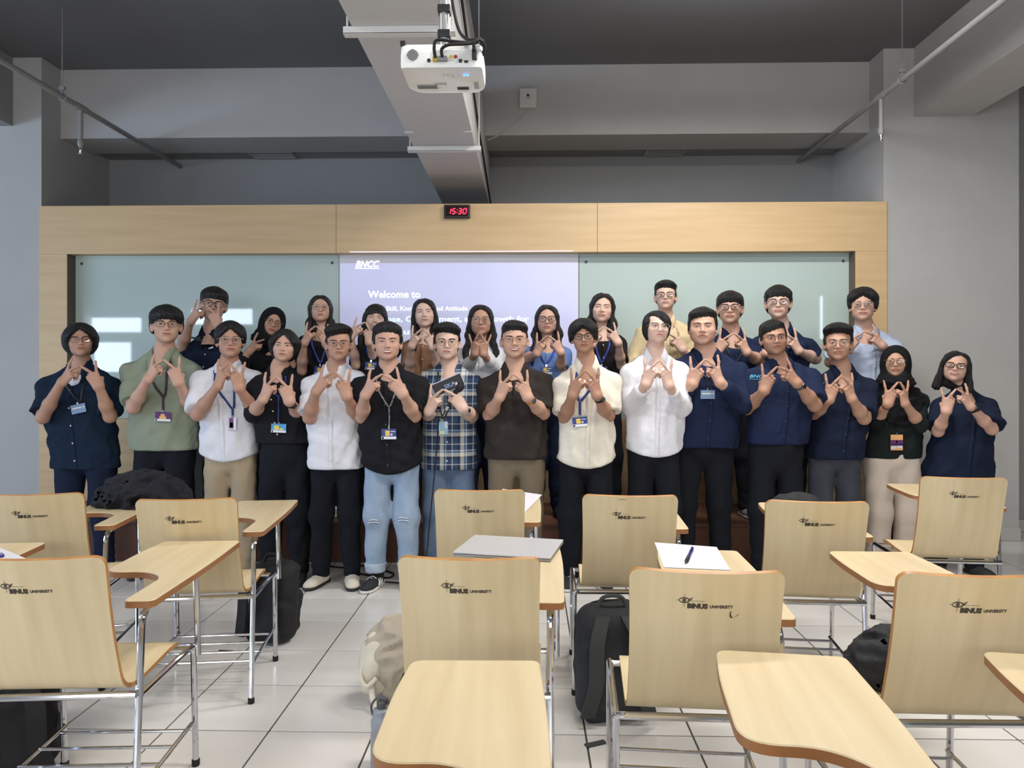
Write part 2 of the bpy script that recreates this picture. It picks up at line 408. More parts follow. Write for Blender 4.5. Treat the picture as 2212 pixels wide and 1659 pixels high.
# projected slide
scr = tag(empty('projection_board', ((gx[1] + gx[2]) / 2, BY, gz0)), 'white board with projected lavender slide reading Welcome to', 'screen')
hw = (gx[2] - gx[1]) / 2; h = gz1 - gz0
M_SLIDE = mat('projected_slide', (203, 205, 232), 0.6, emit=0.34, rgb2=(190, 192, 226), nscale=0.9)
MB().box((-hw + 0.002, -0.012, 0), (hw - 0.002, 0.012, h), 0.002).obj('board', mat('white_board', (222, 222, 226), 0.5), scr)
sx1 = hw - 0.01
MB().box((-hw + 0.01, -0.0135, 0), (sx1, -0.012, h - 0.075)).obj('slide', M_SLIDE, scr, smooth=False)
M_TXT = mat('projected_white', (250, 252, 255), 0.6, emit=0.95)
M_TXTB = mat('projected_pale_blue', (206, 232, 255), 0.6, emit=0.95)
def slide_text(s, px0, px1, pyb, cap_px, m, name, bold=0.02, shear=0.0):
    a = at(px0, pyb, BY - 0.014); b = at(px1, pyb, BY - 0.014)
    v, f = text_mesh(s, 1.0, bold, shear)
    v[:, 0] -= v[:, 0].min(); v[:, 0] *= (b[0] - a[0]) / v[:, 0].max()
    v[:, 1] *= (cap_px / F_PX * BY) / 0.70
    P = [(p[0] + a[0] - scr.location.x, -0.0142, p[1] + a[2] - scr.location.z) for p in v]
    mesh_obj(name, P, f, m, scr, smooth=False)
slide_text('BNCC', 768, 820, 577, 13.5, M_TXT, 'logo_lettering', 0.025, 0.3)
slide_text('BINA NUSANTARA COMPUTER CLUB', 767, 820, 581, 2.4, M_TXT, 'logo_subline')
slide_text('Welcome to', 795, 908, 643, 15, M_TXT, 'heading', 0.018)
slide_text('Skill, Knowledge, and Attitude', 834, 1010, 671, 9.5, M_TXT, 'line_of_text', 0.01)
slide_text('Purpose, Commitment, and Growth for', 795, 1143, 695, 12, M_TXTB, 'line_of_text', 0.02)
slide_text('u', 872, 884, 722, 12, M_TXTB, 'line_of_text', 0.02)
# strip of the projection that falls on the maple above the board
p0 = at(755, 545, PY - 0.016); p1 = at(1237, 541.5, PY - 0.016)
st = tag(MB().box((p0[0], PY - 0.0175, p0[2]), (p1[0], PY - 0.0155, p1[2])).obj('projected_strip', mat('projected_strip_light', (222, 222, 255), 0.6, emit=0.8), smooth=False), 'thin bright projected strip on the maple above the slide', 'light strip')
# platform
PLY, PLZ = 5.13, 0.292
plat = struct(empty('floor_platform', (0, PLY, 0)), 'low brown laminate platform along the front wall')
px_s = [XL + 0.02, -1.9, 0.25, XR - 0.05]
for a, b in zip(px_s[:-1], px_s[1:]):
    MB().box((a + 0.002, 0.012, 0.0), (b - 0.002, 0.03, PLZ - 0.02), 0.001).obj('riser', M_PLAT, plat, smooth=False)
    MB().box((a + 0.002, 0.0, PLZ - 0.02), (b - 0.002, PY - PLY - 0.016, PLZ), 0.003).obj('tread', M_PLAT, plat)
# ------------------------------------------------------------------ ceiling hardware
# air duct with its hangers
dz0, dz1 = 2.95, 3.70
dx0, dx1 = at(956, 439, 6.77)[0], at(1056, 439, 6.77)[0]
M_DUCT = mat('duct_sheet', (198, 196, 194), 0.6, noise=0.05, nscale=30, bump=0.03, bscale=120)
duct = tag(empty('air_duct', ((dx0 + dx1) / 2, 3.4, dz0)), 'long pale rectangular air duct running under the ceiling to the front wall', 'duct')
dw = (dx1 - dx0) / 2
for a, b in ((-7.0, -0.9), (-0.895, 1.35), (1.355, 1.75), (1.755, 3.5)):
    MB().box((-dw, a, 0), (dw, b, dz1 - dz0), 0.002).obj('duct_section', M_DUCT, duct, smooth=False)
for yy in (1.352,):
    for q in (-1, 1): MB().box((q * (dw - 0.02) - 0.03, yy - 0.012, -0.006), (q * (dw - 0.02) + 0.03, yy + 0.012, 0.0)).obj('clip', M_WHITEM, duct, smooth=False)
for py_, zz in ((322, 2.93), (66, 2.93)):
    yb = (zz - CAM_H) * F_PX / (805 - py_) - 3.4
    m = MB(); m.box((-dw - 0.04, yb - 0.02, -0.036), (dw + 0.04, yb + 0.02, -0.031)); m.box((-dw - 0.04, yb - 0.02, -0.034), (dw + 0.04, yb - 0.016, -0.001)); m.box((-dw - 0.04, yb + 0.016, -0.034), (dw + 0.04, yb + 0.02, -0.001))
    m.obj('hanger_channel', M_WHITEM, duct, smooth=False)
    for q in (-1, 1): MB().tube([(q * (dw + 0.025), yb, -0.04), (q * (dw + 0.025), yb, ZC - dz0)], 0.005, 8).obj('hanger_rod', M_WHITEM, duct)
MB().tube(smooth_curve([(dw + 0.012, -0.6, 0.62), (dw + 0.015, 0.6, 0.4), (dw + 0.012, 1.7, 0.2), (dw + 0.014, 2.4, 0.12), (dw + 0.012, 3.48, 0.02)]), 0.008, 8).obj('cable', M_RUBBER, duct)
# projector
PJ = at(953, 145, 2.64)
pj = tag(empty('projector', PJ), 'white projector hung upside down from a ceiling pole', 'projector')
M_PJ = mat('projector_white', (236, 235, 231), 0.4)
W2 = 0.152
out = round_poly([(-W2, 0.0), (W2, 0.0), (W2, 0.2), (W2 - 0.03, 0.245), (-W2 + 0.04, 0.245), (-W2, 0.2)], [0.02, 0.02, 0.03, 0.03, 0.03, 0.03])
bm_ = MB(); n = len(out)
lay = [(0.004, 0.965), (0.0, 0.985), (0.012, 1.0), (0.05, 1.0), (0.08, 0.985), (0.086, 0.95)]
vv = []; cyo = 0.12
for z, sc in lay: vv += [(x * sc, cyo + (y - cyo) * sc, z) for x, y in out]
ff = [tuple(range(n - 1, -1, -1)), tuple(range(n * 5, n * 6))]
for l in range(5): ff += [(l * n + i, l * n + (i + 1) % n, (l + 1) * n + (i + 1) % n, (l + 1) * n + i) for i in range(n)]
bm_.add(vv, ff); bm_.obj('housing', M_PJ, pj, sharp=50)
MB().box((-0.03, -0.004, 0.022), (0.125, 0.01, 0.062), 0.003).obj('port_panel', mat('port_grey', (205, 205, 202), 0.5), pj)
Mx = Matrix.Rotation(PI / 2, 3, 'X')
sg = MB()
for i in range(-6, 7):
    for j in range(-6, 7):
        if i * i + j * j < 38: sg.box((-0.105 + i * 0.0034 - 0.001, -0.0035, 0.045 + j * 0.0034 - 0.001), (-0.105 + i * 0.0034 + 0.001, 0.003, 0.045 + j * 0.0034 + 0.001))
sg.obj('speaker_grille', mat('grille_grey', (120, 120, 118), 0.6), pj, smooth=False)['kind'] = 'stuff'
for x, z, c, nm in ((-0.045, 0.024, (30, 30, 30), 'port'), (0.037, 0.036, (196, 170, 60), 'port_yellow'), (0.053, 0.036, (150, 40, 40), 'port_red'), (0.053, 0.021, (225, 225, 225), 'port_white')):
    mm = mat('jack_' + nm, c, 0.4); MB().lathe([(0.007, 0), (0.007, 0.006), (0.0035, 0.0065)], (x, 0.002, z), 14, M=Mx).obj('jack', mm, pj)
for x, z, w, hh_ in ((0.071, 0.021, 0.011, 0.011), (0.092, 0.018, 0.014, 0.007)):
    MB().box((x - w / 2, -0.006, z - hh_ / 2), (x + w / 2, 0, z + hh_ / 2)).obj('socket', M_BLACK, pj, smooth=False)
MB().box((-0.03, -0.016, 0.017), (-0.012, 0, 0.033), 0.002).obj('plug', mat('plug_yellow', (190, 160, 50), 0.4), pj)
MB().box((-0.012, -0.022, 0.018), (0.023, 0, 0.033), 0.003).obj('plug', mat('plug_grey', (130, 132, 134), 0.4), pj)
MB().box((0.114, -0.02, 0.022), (0.132, 0.0, 0.06), 0.004).obj('plug', M_BLACK, pj)
MB().box((-0.152, 0.0, 0.082), (-0.132, 0.02, 0.1), 0.004).obj('foot', M_BLACK, pj)
for s, x, y, w, hgt, mm in (('EPSON', -0.018, 0.155, 0.044, 0.013, mat('print_grey', (90, 90, 92), 0.6)),):
    v, f = text_mesh(s, 1.0, 0.02); v[:, 0] -= v[:, 0].mean()
    v[:, 0] *= w / (v[:, 0].max() - v[:, 0].min()); v[:, 1] *= hgt / 0.7
    mesh_obj('brand_lettering', [(x - p[0], y - p[1] + 0.006, -0.0007) for p in v], f, mm, pj, smooth=False)
for k in range(5): MB().box((-0.115, 0.165 + k * 0.008, -0.0006), (-0.035 - 0.004 * (k % 2), 0.169 + k * 0.008, 0.001)).obj('label_line', MATS['print_grey'] if k % 2 else mat('print_pale', (170, 170, 168), 0.6), pj, smooth=False)
for (x, y) in ((0.0, 0.075), (0.016, 0.075), (0.033, 0.085), (0.055, 0.08)): MB().box((x - 0.004, y - 0.005, -0.0015), (x + 0.004, y + 0.005, 0.001), 0.001).obj('button', mat('btn_grey', (206, 206, 204), 0.5), pj)
M_LED = mat('blue_led', (60, 150, 255), 0.4, emit=5)
for x in (0.078, 0.09): MB().box((x - 0.003, 0.075, -0.0012), (x + 0.003, 0.08, 0.001)).obj('indicator', M_LED, pj, smooth=False)
MB().box((0.04, 0.19, -0.002), (0.085, 0.21, 0.001), 0.001).obj('focus_slot', M_BLACK, pj)
MB().box((0.108, 0.15, -0.0008), (0.124, 0.205, 0.001)).obj('sticker', mat('print_pale', (170, 170, 168), 0.6), pj, smooth=False)
mt = tag(empty('projector_mount', (PJ[0], PJ[1] + 0.1, PJ[2] + 0.088)), 'grey ceiling pole bracket carrying the projector', 'bracket')
MB().tube([(0.0, 0, 0.02), (0.0, 0, ZC - PJ[2] - 0.088)], 0.019, 16).obj('pole', mat('pole_grey', (168, 168, 166), 0.35, 0.5), mt)
MB().box((-0.06, -0.05, 0.0), (0.06, 0.06, 0.02), 0.003).obj('plate', MATS['pole_grey'], mt)
for z in (0.075, 0.17): MB().box((-0.024, -0.024, z - 0.014), (0.024, 0.024, z + 0.014), 0.004).obj('strap', M_BLACK, mt)
MB().tube([(0.016, 0.03, 0.0), (0.016, 0.03, 0.6)], 0.004, 8).obj('rod', M_WHITEM, mt)
cb = tag(empty('projector_cable', (PJ[0], PJ[1], PJ[2])), 'black cables looping into the back of the projector', 'cable', None)
for pts, r in (([(0.02, 0.11, 0.46), (0.03, 0.09, 0.3), (0.06, 0.05, 0.16), (0.1, 0.0, 0.1), (0.14, -0.02, 0.09), (0.16, 0.0, 0.075), (0.15, 0.02, 0.05)], 0.006),
               ([(-0.02, -0.015, 0.028), (-0.022, -0.03, 0.06), (-0.01, -0.035, 0.083), (0.05, -0.03, 0.08), (0.11, -0.02, 0.08), (0.15, -0.01, 0.1)], 0.006),
               ([(0.006, -0.02, 0.028), (0.006, -0.034, 0.05), (0.03, -0.036, 0.065), (0.08, -0.03, 0.07), (0.13, -0.02, 0.078)], 0.006),
               ([(0.123, -0.02, 0.05), (0.123, -0.03, 0.075), (0.14, -0.02, 0.09), (0.155, 0.0, 0.095)], 0.006),
               ([(0.0, 0.11, 0.16), (0.03, 0.1, 0.13), (0.07, 0.08, 0.12), (0.09, 0.07, 0.1), (0.085, 0.06, 0.085)], 0.005)):
    MB().tube(smooth_curve(pts, 6), r, 8).obj('cable', M_RUBBER, cb)
# digital clock
ck = at(987, 457, PY - 0.04)
clock = tag(empty('digital_clock', ck), 'black digital wall clock showing red 15:30', 'clock')
w, hh_ = 28 / F_PX * PY, 14.5 / F_PX * PY
MB().box((-w, -0.012, -hh_), (w, 0.024, hh_), 0.006).obj('case', mat('clock_black', (24, 20, 22), 0.4), clock)
MB().box((-w * .86, -0.0135, -hh_ * .74), (w * .86, -0.011, hh_ * .74), 0.001).obj('window', mat('clock_window', (34, 6, 10), 0.15), clock)
M_RED = mat('led_red', (255, 40, 70), 0.4, emit=3.0)
SEG = {'1': 'bc', '5': 'afgcd', '3': 'abgcd', '0': 'abcdef'}
def digit(ch, cx, dwid, dh):
    m = MB(); t = 0.0042; g = {'a': (0, dh, 1), 'g': (0, 0, 1), 'd': (0, -dh, 1), 'f': (-dwid, dh / 2, 0), 'b': (dwid, dh / 2, 0), 'e': (-dwid, -dh / 2, 0), 'c': (dwid, -dh / 2, 0)}
    for s in SEG[ch]:
        x, z, hz = g[s]; a, b = ((dwid - t * .7, t), (t, dh / 2 - t * .7))[0 if hz else 1]
        q = [(x - a, z - b), (x + a, z - b), (x + a, z + b), (x - a, z + b)]
        P = [(cx + u + v * 0.18, -0.0155, v) for u, v in q] + [(cx + u + v * 0.18, -0.0125, v) for u, v in q]
        m.add(P, [(0, 1, 2, 3), (4, 7, 6, 5), (0, 4, 5, 1), (1, 5, 6, 2), (2, 6, 7, 3), (3, 7, 4, 0)])
    m.obj('digit', M_RED, clock, smooth=False)
for ch, cx in (('1', -0.062), ('5', -0.024), ('3', 0.026), ('0', 0.066)): digit(ch, cx, 0.0125, 0.021)
for z in (-0.01, 0.012): MB().box((-0.003 + z * .18 + 0.002, -0.0155, z - 0.003), (0.003 + z * .18 + 0.002, -0.0125, z + 0.003)).obj('colon_dot', M_RED, clock, smooth=False)
# wall box on the beam with its cable
wb = at(1141, 215, 6.2)
box = tag(empty('antenna_box', wb), 'small white wall box on the beam with a trailing cable', 'wall box')
q = 18.5 / F_PX * 6.2
MB().box((-q, -0.045, -q * 1.12), (q, 0.0, q * 1.12), 0.01).obj('case', mat('box_white', (214, 212, 207), 0.5), box)
MB().lathe([(0.011, 0), (0.011, 0.003)], (-0.002, -0.045, 0.02), 16, M=Mx).obj('emblem', M_BLACK, box)
MB().box((-0.02, -0.0465, -0.004), (0.018, -0.044, 0.004)).obj('label', mat('amber_label', (196, 160, 60), 0.5), box, smooth=False)
ce = at(1052, 303, 6.19)
MB().tube(smooth_curve([(0.0, -0.02, -q * 1.1), (-0.01, -0.012, -q * 1.3), (-0.1, -0.008, -0.2), (-0.22, -0.008, -0.29), (ce[0] - wb[0], -0.008, ce[2] - wb[2])]), 0.004, 6).obj('cable', mat('pale_cable', (190, 190, 185), 0.5), box)
# vents in the soffit
for k, (a, b) in enumerate(((at(533, 325, 6.63), at(618, 325, 6.63)), (at(1405, 322, 6.63), at(1483, 320, 6.63)))):
    v_ = tag(empty('air_vent', ((a[0] + b[0]) / 2, 6.76, 3.43)), ('ceiling air vent above the left glass board', 'ceiling air vent above the right glass board')[k], 'vent', 'soffit air vents')
    hw_ = (b[0] - a[0]) / 2
    MB().box((-hw_, -0.12, -0.004), (hw_, 0.12, 0.0)).obj('backing', M_BLACK, v_, smooth=False)
    m = MB()
    for lo, hi in (((-hw_ - .02, -.14, -.012), (hw_ + .02, -.12, 0)), ((-hw_ - .02, .12, -.012), (hw_ + .02, .14, 0)), ((-hw_ - .02, -.12, -.012), (-hw_, .12, 0)), ((hw_, -.12, -.012), (hw_ + .02, .12, 0))): m.box(lo, hi)
    m.obj('frame', mat('vent_grey', (176, 176, 174), 0.6), v_, smooth=False)
    for t in range(5): MB().box((-hw_, -0.1 + t * 0.05 - 0.012, -0.014), (hw_, -0.1 + t * 0.05 + 0.008, -0.009), M=None).obj('slat', MATS['vent_grey'], v_, smooth=False)
# sprinkler pipes
for k, (far, near_px, tee_px, rod_px, drop_px, lab) in enumerate((
        (at(390, 360, 6.93), (0, 128), (166, 224), (140, 200), 325, 'grey sprinkler pipe hung along the left side of the ceiling'),
        (at(1725, 348, 6.93), (2165, 0), (1893, 215), (1913, 180), 312, 'grey sprinkler pipe hung along the right side of the ceiling'))):
    x, z = far[0], far[2]
    t = tag(empty('sprinkler_pipe', (x, 6.9, z)), lab, 'pipe', 'sprinkler pipes')
    MB().tube([(0, 0.03, 0), (0, -11.0, 0)], 0.02, 14).obj('pipe', M_GREYPIPE, t)
    yt = (z - CAM_H) * F_PX / (805 - tee_px[1]) - 6.9
    MB().tube([(0, yt - 0.06, 0), (0, yt + 0.06, 0)], 0.026, 14).obj('tee', M_GREYPIPE, t)
    zl = CAM_H + (805 - drop_px) / F_PX * (yt + 6.9) - z
    MB().tube([(0, yt, 0), (0, yt, zl + 0.09)], 0.017, 12).obj('drop', M_GREYPIPE, t)
    m = MB(); m.lathe([(0.012, 0), (0.022, 0.02), (0.022, 0.05), (0.018, 0.06)], (0, yt, zl + 0.045), 12); m.obj('reducer', M_GREYPIPE, t)
    m = MB(); m.lathe([(0.004, 0), (0.009, 0.012), (0.011, 0.03), (0.011, 0.05)], (0, yt, zl), 10); m.box((-0.014, yt - 0.014, zl - 0.003), (0.014, yt + 0.014, zl), 0.001); m.obj('sprinkler_head', M_CHROME, t)
    yr = (z - CAM_H) * F_PX / (805 - rod_px[1]) - 6.9
    MB().tube([(0, yr, 0.02), (0, yr, ZC - z)], 0.004, 6).obj('hanger_rod', M_GREYPIPE, t)
    m = MB(); m.box((-0.02, yr - 0.012, 0.05), (0.02, yr + 0.012, 0.075), 0.003); m.tube([(math.cos(a) * .027, yr, math.sin(a) * .027) for a in np.linspace(0, 2 * PI, 17)[:-1]], 0.005, 6, closed=True); m.box((-0.006, yr - .006, .02), (.006, yr + .006, .06)); m.obj('clamp', M_GREYPIPE, t)
# pendant lamps (above the frame)
for k, (lx, ly, lz, pw) in enumerate(LAMPS):
    lp = tag(empty('tube_lamp', (lx, ly, lz)), 'fluorescent ceiling lamp ' + ('nearest the front wall' if k == 6 else ('left', 'middle', 'right')[k % 3] + ' in the row ' + ('over the chairs' if ly > 0 else 'at the rear of the room')), 'lamp', 'fluorescent lamps')
    MB().box((-0.65, -0.13, -0.03), (0.65, 0.13, 0.03), 0.004).obj('housing', M_WHITEM, lp, smooth=False)
    for q in (-1, 1): MB().tube([(q * 0.5, 0, 0.03), (q * 0.5, 0, ZC - lz)], 0.004, 6).obj('hanger', M_WHITEM, lp)
# ------------------------------------------------------------------ tablet-arm chairs
M_PLY = mat('beech_veneer', (221, 203, 165), 0.38, rgb2=(207, 187, 147), nscale=3.2, stretch=(7, 1, 0.55), bump=0.02, bscale=40, spec=0.4)
M_PLYE = mat('ply_edge', (196, 143, 82), 0.45, rgb2=(170, 118, 66), nscale=12)
M_TABE = mat('tablet_edge', (168, 116, 72), 0.45, rgb2=(146, 98, 60), nscale=10)
M_TAB = mat('beech_laminate', (222, 204, 167), 0.34, rgb2=(210, 190, 151), nscale=3.5, stretch=(7, 0.5, 1), spec=0.4)
M_LOGO = mat('printed_ink', (62, 54, 44), 0.6)
CW = 0.194
prof = smooth_curve([(-0.100, 0.865), (-0.082, 0.79), (-0.062, 0.70), (-0.040, 0.61), (-0.018, 0.53), (0.002, 0.478), (0.040, 0.452), (0.10, 0.445), (0.20, 0.449), (0.30, 0.455), (0.355, 0.452), (0.385, 0.440)], 4)
prof = [np.array(p) for p in prof]
plen = np.concatenate([[0], np.cumsum([np.linalg.norm(prof[i + 1] - prof[i]) for i in range(len(prof) - 1)])])
def shell_pt(x, s, off=0.0):
    """point on the bent shell; s = arc length from the top edge, off = offset to the rear/underside"""
    s = min(max(s, 0), plen[-1]); i = min(int(np.searchsorted(plen, s, 'right')) - 1, len(prof) - 2)
    t = (s - plen[i]) / (plen[i + 1] - plen[i]); p = prof[i] * (1 - t) + prof[i + 1] * t
    d = prof[i + 1] - prof[i]; d = d / np.linalg.norm(d); nrm = np.array([-abs(d[1]), -abs(d[0])]) if True else d
    nrm = np.array([d[1], -d[0]])
    k = max(0.0, 1 - s / 0.42)
    curve = -0.042 * (1 - (x / CW) ** 2) * k
    return np.array([x, p[0] + curve + nrm[0] * off, p[1] + nrm[1] * off])
def chair_shell(parent):
    nu, nv = 15, 46
    top, bot, edge = [], [], []
    S = plen[-1]; rc = 0.028
    def halfw(s):
        w = CW - 0.004 * math.sin(PI * min(s / 0.45, 1)); d = min(s, S - s)
        if d < rc: w -= rc - math.sqrt(max(rc * rc - (rc - d) ** 2, 0))
        return w
    ss = list(rc * (1 - np.cos(np.linspace(0, PI / 2, 6)))) + list(np.linspace(rc, S - rc, nv)[1:-1]) + list(S - rc * (1 - np.cos(np.linspace(PI / 2, 0, 6))))
    V = []
    for s in ss:
        w = halfw(s)
        for i in range(nu): V.append(shell_pt(w * (2 * i / (nu - 1) - 1), s, 0.0065))
    n = len(V)
    for s in ss:
        w = halfw(s)
        for i in range(nu): V.append(shell_pt(w * (2 * i / (nu - 1) - 1), s, -0.0065))
    F, mi = [], []
    L = len(ss)
    for j in range(L - 1):
        for i in range(nu - 1):
            a = j * nu + i
            F.append((a, a + nu, a + nu + 1, a + 1)); mi.append(0)
            F.append((n + a, n + a + 1, n + a + nu + 1, n + a + nu)); mi.append(0)
    ring = [i for i in range(nu)] + [j * nu + nu - 1 for j in range(1, L)] + [(L - 1) * nu + i for i in range(nu - 2, -1, -1)] + [j * nu for j in range(L - 2, 0, -1)]
    for k in range(len(ring)):
        a, b = ring[k], ring[(k + 1) % len(ring)]
        F.append((a, b, n + b, n + a)); mi.append(1)
    o = mesh_obj('seat_shell', V, F, [M_PLY, M_PLYE], parent, True, mi, 40)
    return o
def chair_logo(parent):
    m = MB()
    def put(v, f):            # flat logo coords: x right, y up (metres), origin logo left/baseline -> rear face of the back
        P = [shell_pt(max(-CW, min(CW, q[0] * 1.1 - 0.004)), 0.098 - q[1] * 1.1, 0.0072) for q in v]
        m.add(P, [tuple(i for i in fc) for fc in f])
    def txt(s, x, y, w, h, bold):
        v, f = text_mesh(s, 1.0, bold, res=2); v[:, 0] -= v[:, 0].min(); v[:, 0] *= w / v[:, 0].max(); v[:, 1] *= h / 0.7
        put([(x + p[0], y + p[1]) for p in v], f)
    X0 = -0.055
    txt('BINUS', X0 + 0.013, 0.0, 0.046, 0.0115, 0.07)
    txt('UNIVERSITY', X0 + 0.063, 0.0015, 0.053, 0.0072, 0.045)
    def ring(cx, cy, a, b, w, n=24, t0=0, t1=2 * PI):
        v = []; f = []
        for i in range(n + 1):
            t = t0 + (t1 - t0) * i / n; ww = w * (0.45 + 0.55 * abs(math.sin(t)))
            v += [(cx + a * math.cos(t), cy + b * math.sin(t)), (cx + (a - ww) * math.cos(t), cy + (b - ww) * math.sin(t))]
        f = [(2 * i, 2 * i + 1, 2 * i + 3, 2 * i + 2) for i in range(n)]; put(v, f)
    ex, ey = X0 + 0.006, 0.0195
    ring(ex, ey, 0.0125, 0.0075, 0.0030)
    ring(ex, ey, 0.0042, 0.0042, 0.0042, 12)
    def quad(a, b, w):
        dx, dy = b[0] - a[0], b[1] - a[1]; l = math.hypot(dx, dy); nx, ny = -dy / l * w / 2, dx / l * w / 2
        N = 6; v = []
        for i in range(N + 1):
            t = i / N; v += [(a[0] + dx * t + nx, a[1] + dy * t + ny), (a[0] + dx * t - nx, a[1] + dy * t - ny)]
        put(v, [(2 * i, 2 * i + 1, 2 * i + 3, 2 * i + 2) for i in range(N)])
    quad((ex - 0.018, ey), (ex - 0.011, ey), 0.0008); quad((ex, ey + 0.006), (ex, ey + 0.016), 0.0008); quad((ex, ey - 0.018), (ex, ey - 0.007), 0.0008)
    quad((ex + 0.012, ey - 0.001), (ex + 0.045, ey - 0.001), 0.0008)
    for k in range(4): quad((ex + 0.007 + k * 0.0022, ey - 0.004 + k * .001), (ex + 0.011 + k * 0.0026, ey + 0.005 + k * .0012), 0.0011)
    m.obj('printed_logo', M_LOGO, parent, smooth=False)
TZ = 0.70
def chair_tablet(parent):
    # outline: sitter faces +y, arm on the right, lobe towards the left in front of the sitter
    o = round_poly([(0.175, 0.03), (0.262, 0.03), (0.272, 0.46), (0.262, 0.78), (-0.03, 0.78), (-0.045, 0.62), (-0.045, 0.34), (0.10, 0.345), (0.178, 0.28)],
                   [0.02, 0.025, 0.2, 0.022, 0.03, 0.1, 0.11, 0.07, 0.05], 7)
    m = MB(); n = len(o); ed = 0.0025
    cx, cy = 0.15, 0.4
    def inset(p, d):
        return p
    lay = [(TZ - 0.022, 0), (TZ - 0.003, 0), (TZ, 1)]
    # normals for inset
    P = [np.array(p) for p in o]; ins = []
    for i in range(n):
        t = P[(i + 1) % n] - P[i - 1]; t = t / (np.linalg.norm(t) + 1e-9); ins.append(P[i] + np.array([-t[1], t[0]]) * ed)
    V = [(p[0], p[1], TZ - 0.022) for p in P] + [(p[0], p[1], TZ - ed) for p in P] + [(p[0], p[1], TZ) for p in ins]
    F = [tuple(range(n - 1, -1, -1)), tuple(range(2 * n, 3 * n))]; mi = [0, 0]
    for l in range(2):
        for i in range(n): F.append((l * n + i, l * n + (i + 1) % n, (l + 1) * n + (i + 1) % n, (l + 1) * n + i)); mi.append(1 if l == 0 else 0)
    return mesh_obj('writing_tablet', V, F, [M_TAB, M_TABE], parent, True, mi, 30)
def make_chair():
    root = empty('tablet_chair')
    sh = chair_shell(root); chair_logo(sh)
    chair_tablet(root)
    LX, FY, TR = 0.222, 0.44, 0.0105
    def t(name, pts, r=TR, b=0.03): return MB().tube(bend(pts, b), r, 10).obj(name, M_CHROME, root)
    # right rear leg runs up into the arm and under the tablet
    t('leg', [(LX, 0.0, 0.012), (LX, 0.03, 0.42), (LX, 0.05, TZ - 0.034), (LX, 0.40, TZ - 0.034)], b=0.05)
    t('leg', [(-LX, 0.0, 0.012), (-LX, 0.0, 0.436), (-LX + 0.02, 0.0, 0.436)], b=0.02)
    t('leg', [(-LX, FY, 0.012), (-LX, FY - 0.02, 0.425), (-LX, 0.02, 0.425)], b=0.03)
    t('leg', [(LX, FY, 0.012), (LX, FY - 0.02, 0.425), (LX, 0.04, 0.425)], b=0.03)
    t('tablet_post', [(LX + 0.024, FY - 0.04, 0.40), (LX + 0.024, FY - 0.06, TZ - 0.023)], TR)
    t('seat_bar', [(-LX, 0.0, 0.436), (LX, 0.015, 0.436)], TR)
    t('seat_bar', [(-LX, FY - 0.06, 0.425), (LX, FY - 0.06, 0.425)], TR * 0.9)
    for sx in (-1, 1): t('rack_side', [(sx * (LX - 0.01), FY - 0.01, 0.15), (sx * (LX - 0.01), 0.0, 0.135)], 0.007)
    for k in range(4): t('rack_rail', [(-LX + 0.01, 0.07 + 0.105 * k, 0.148), (LX - 0.01, 0.07 + 0.105 * k, 0.148)], 0.0055)
    for x, y in ((LX, 0), (-LX, 0), (LX, FY), (-LX, FY)):
        MB().lathe([(0.012, 0), (0.0135, 0.004), (0.0135, 0.022), (0.011, 0.024)], (x, y, 0), 12).obj('foot_cap', M_RUBBER, root)
    return root
CH = 0.495                                             # eye height above the chair tops
def chair_pos(px, py, rz):
    d = F_PX * CH / (py - 805.0); p = at(px, py, d)
    c = Vector((0, -0.100, 0)); c.rotate(Euler((0, 0, rz)))
    return (p[0] - c.x, p[1] - c.y, 0.0)
chair0 = make_chair()
CHAIRS = {}
spec = [('front_left', (70, 1207), 3.5, 'beech tablet-arm chair in the nearest row, cut by the left photo edge'),
        ('front_mid', (1013, 1201), -1, 'beech tablet-arm chair with the silver laptop on its tablet'),
        ('front_right', (1526, 1225), -4, 'beech tablet-arm chair with a dark scuff below its logo'),
        ('front_far_right', (2111, 1229), -1.5, 'beech tablet-arm chair at the right photo edge with a black jacket on its seat'),
        ('second_left', (403, 1079), 7, 'beech tablet-arm chair in front of the standing person in beige cargo trousers'),
        ('second_far_left', (72, 1070), 10, 'beech tablet-arm chair with the dark jacket heaped on its tablet'),
        ('second_mid', (1036, 1057), 0, 'beech tablet-arm chair before the olive trousers, a white sheet on its tablet'),
        ('second_right', (1361, 1067), -2, 'beech tablet-arm chair with a faded sticker mark along its top edge'),
        ('second_far_right', (1765, 1078), -5, 'beech tablet-arm chair with a black cloth on its tablet in the second row'),
        ('third_right', (2082, 1027), -6, 'farthest beech tablet-arm chair, before the person in the loose navy shirt at far right')]
for k, (key_, (px, py), rz, lab) in enumerate(spec):
    c = chair0 if k == 0 else copy_tree(chair0)
    c.location = chair_pos(px, py, R(rz)); c.rotation_euler = (0, 0, R(rz)); CHAIRS[key_] = c
    tag(c, lab, 'chair', 'tablet-arm chairs')
def chair_by_tablet(px, py, rz):
    """place a chair by the far right corner of its tablet"""
    p = on_z(px, py, TZ); c = Vector((0.262, 0.78, 0)); c.rotate(Euler((0, 0, rz))); return (p[0] - c.x, p[1] - c.y, 0)
for key_, (px, py), rz, lab in (('near_mid', (1165, 1426), 1, 'nearest beech tablet-arm chair at the bottom centre, only its tablet in view'),
                                ('near_right', (1826, 1418), -7, 'nearest beech tablet-arm chair at the bottom right, only its tablet in view'),
                                ('left_out', (101, 1171), 7, 'beech tablet-arm chair cut by the left photo edge with a sheet on its tablet'),
                                ('right_out', (2420, 1425), -9, 'beech tablet-arm chair mostly beyond the lower right photo edge')):
    c = copy_tree(chair0); c.location = chair_by_tablet(px, py, R(rz)); c.rotation_euler = (0, 0, R(rz)); CHAIRS[key_] = c
    tag(c, lab, 'chair', 'tablet-arm chairs')
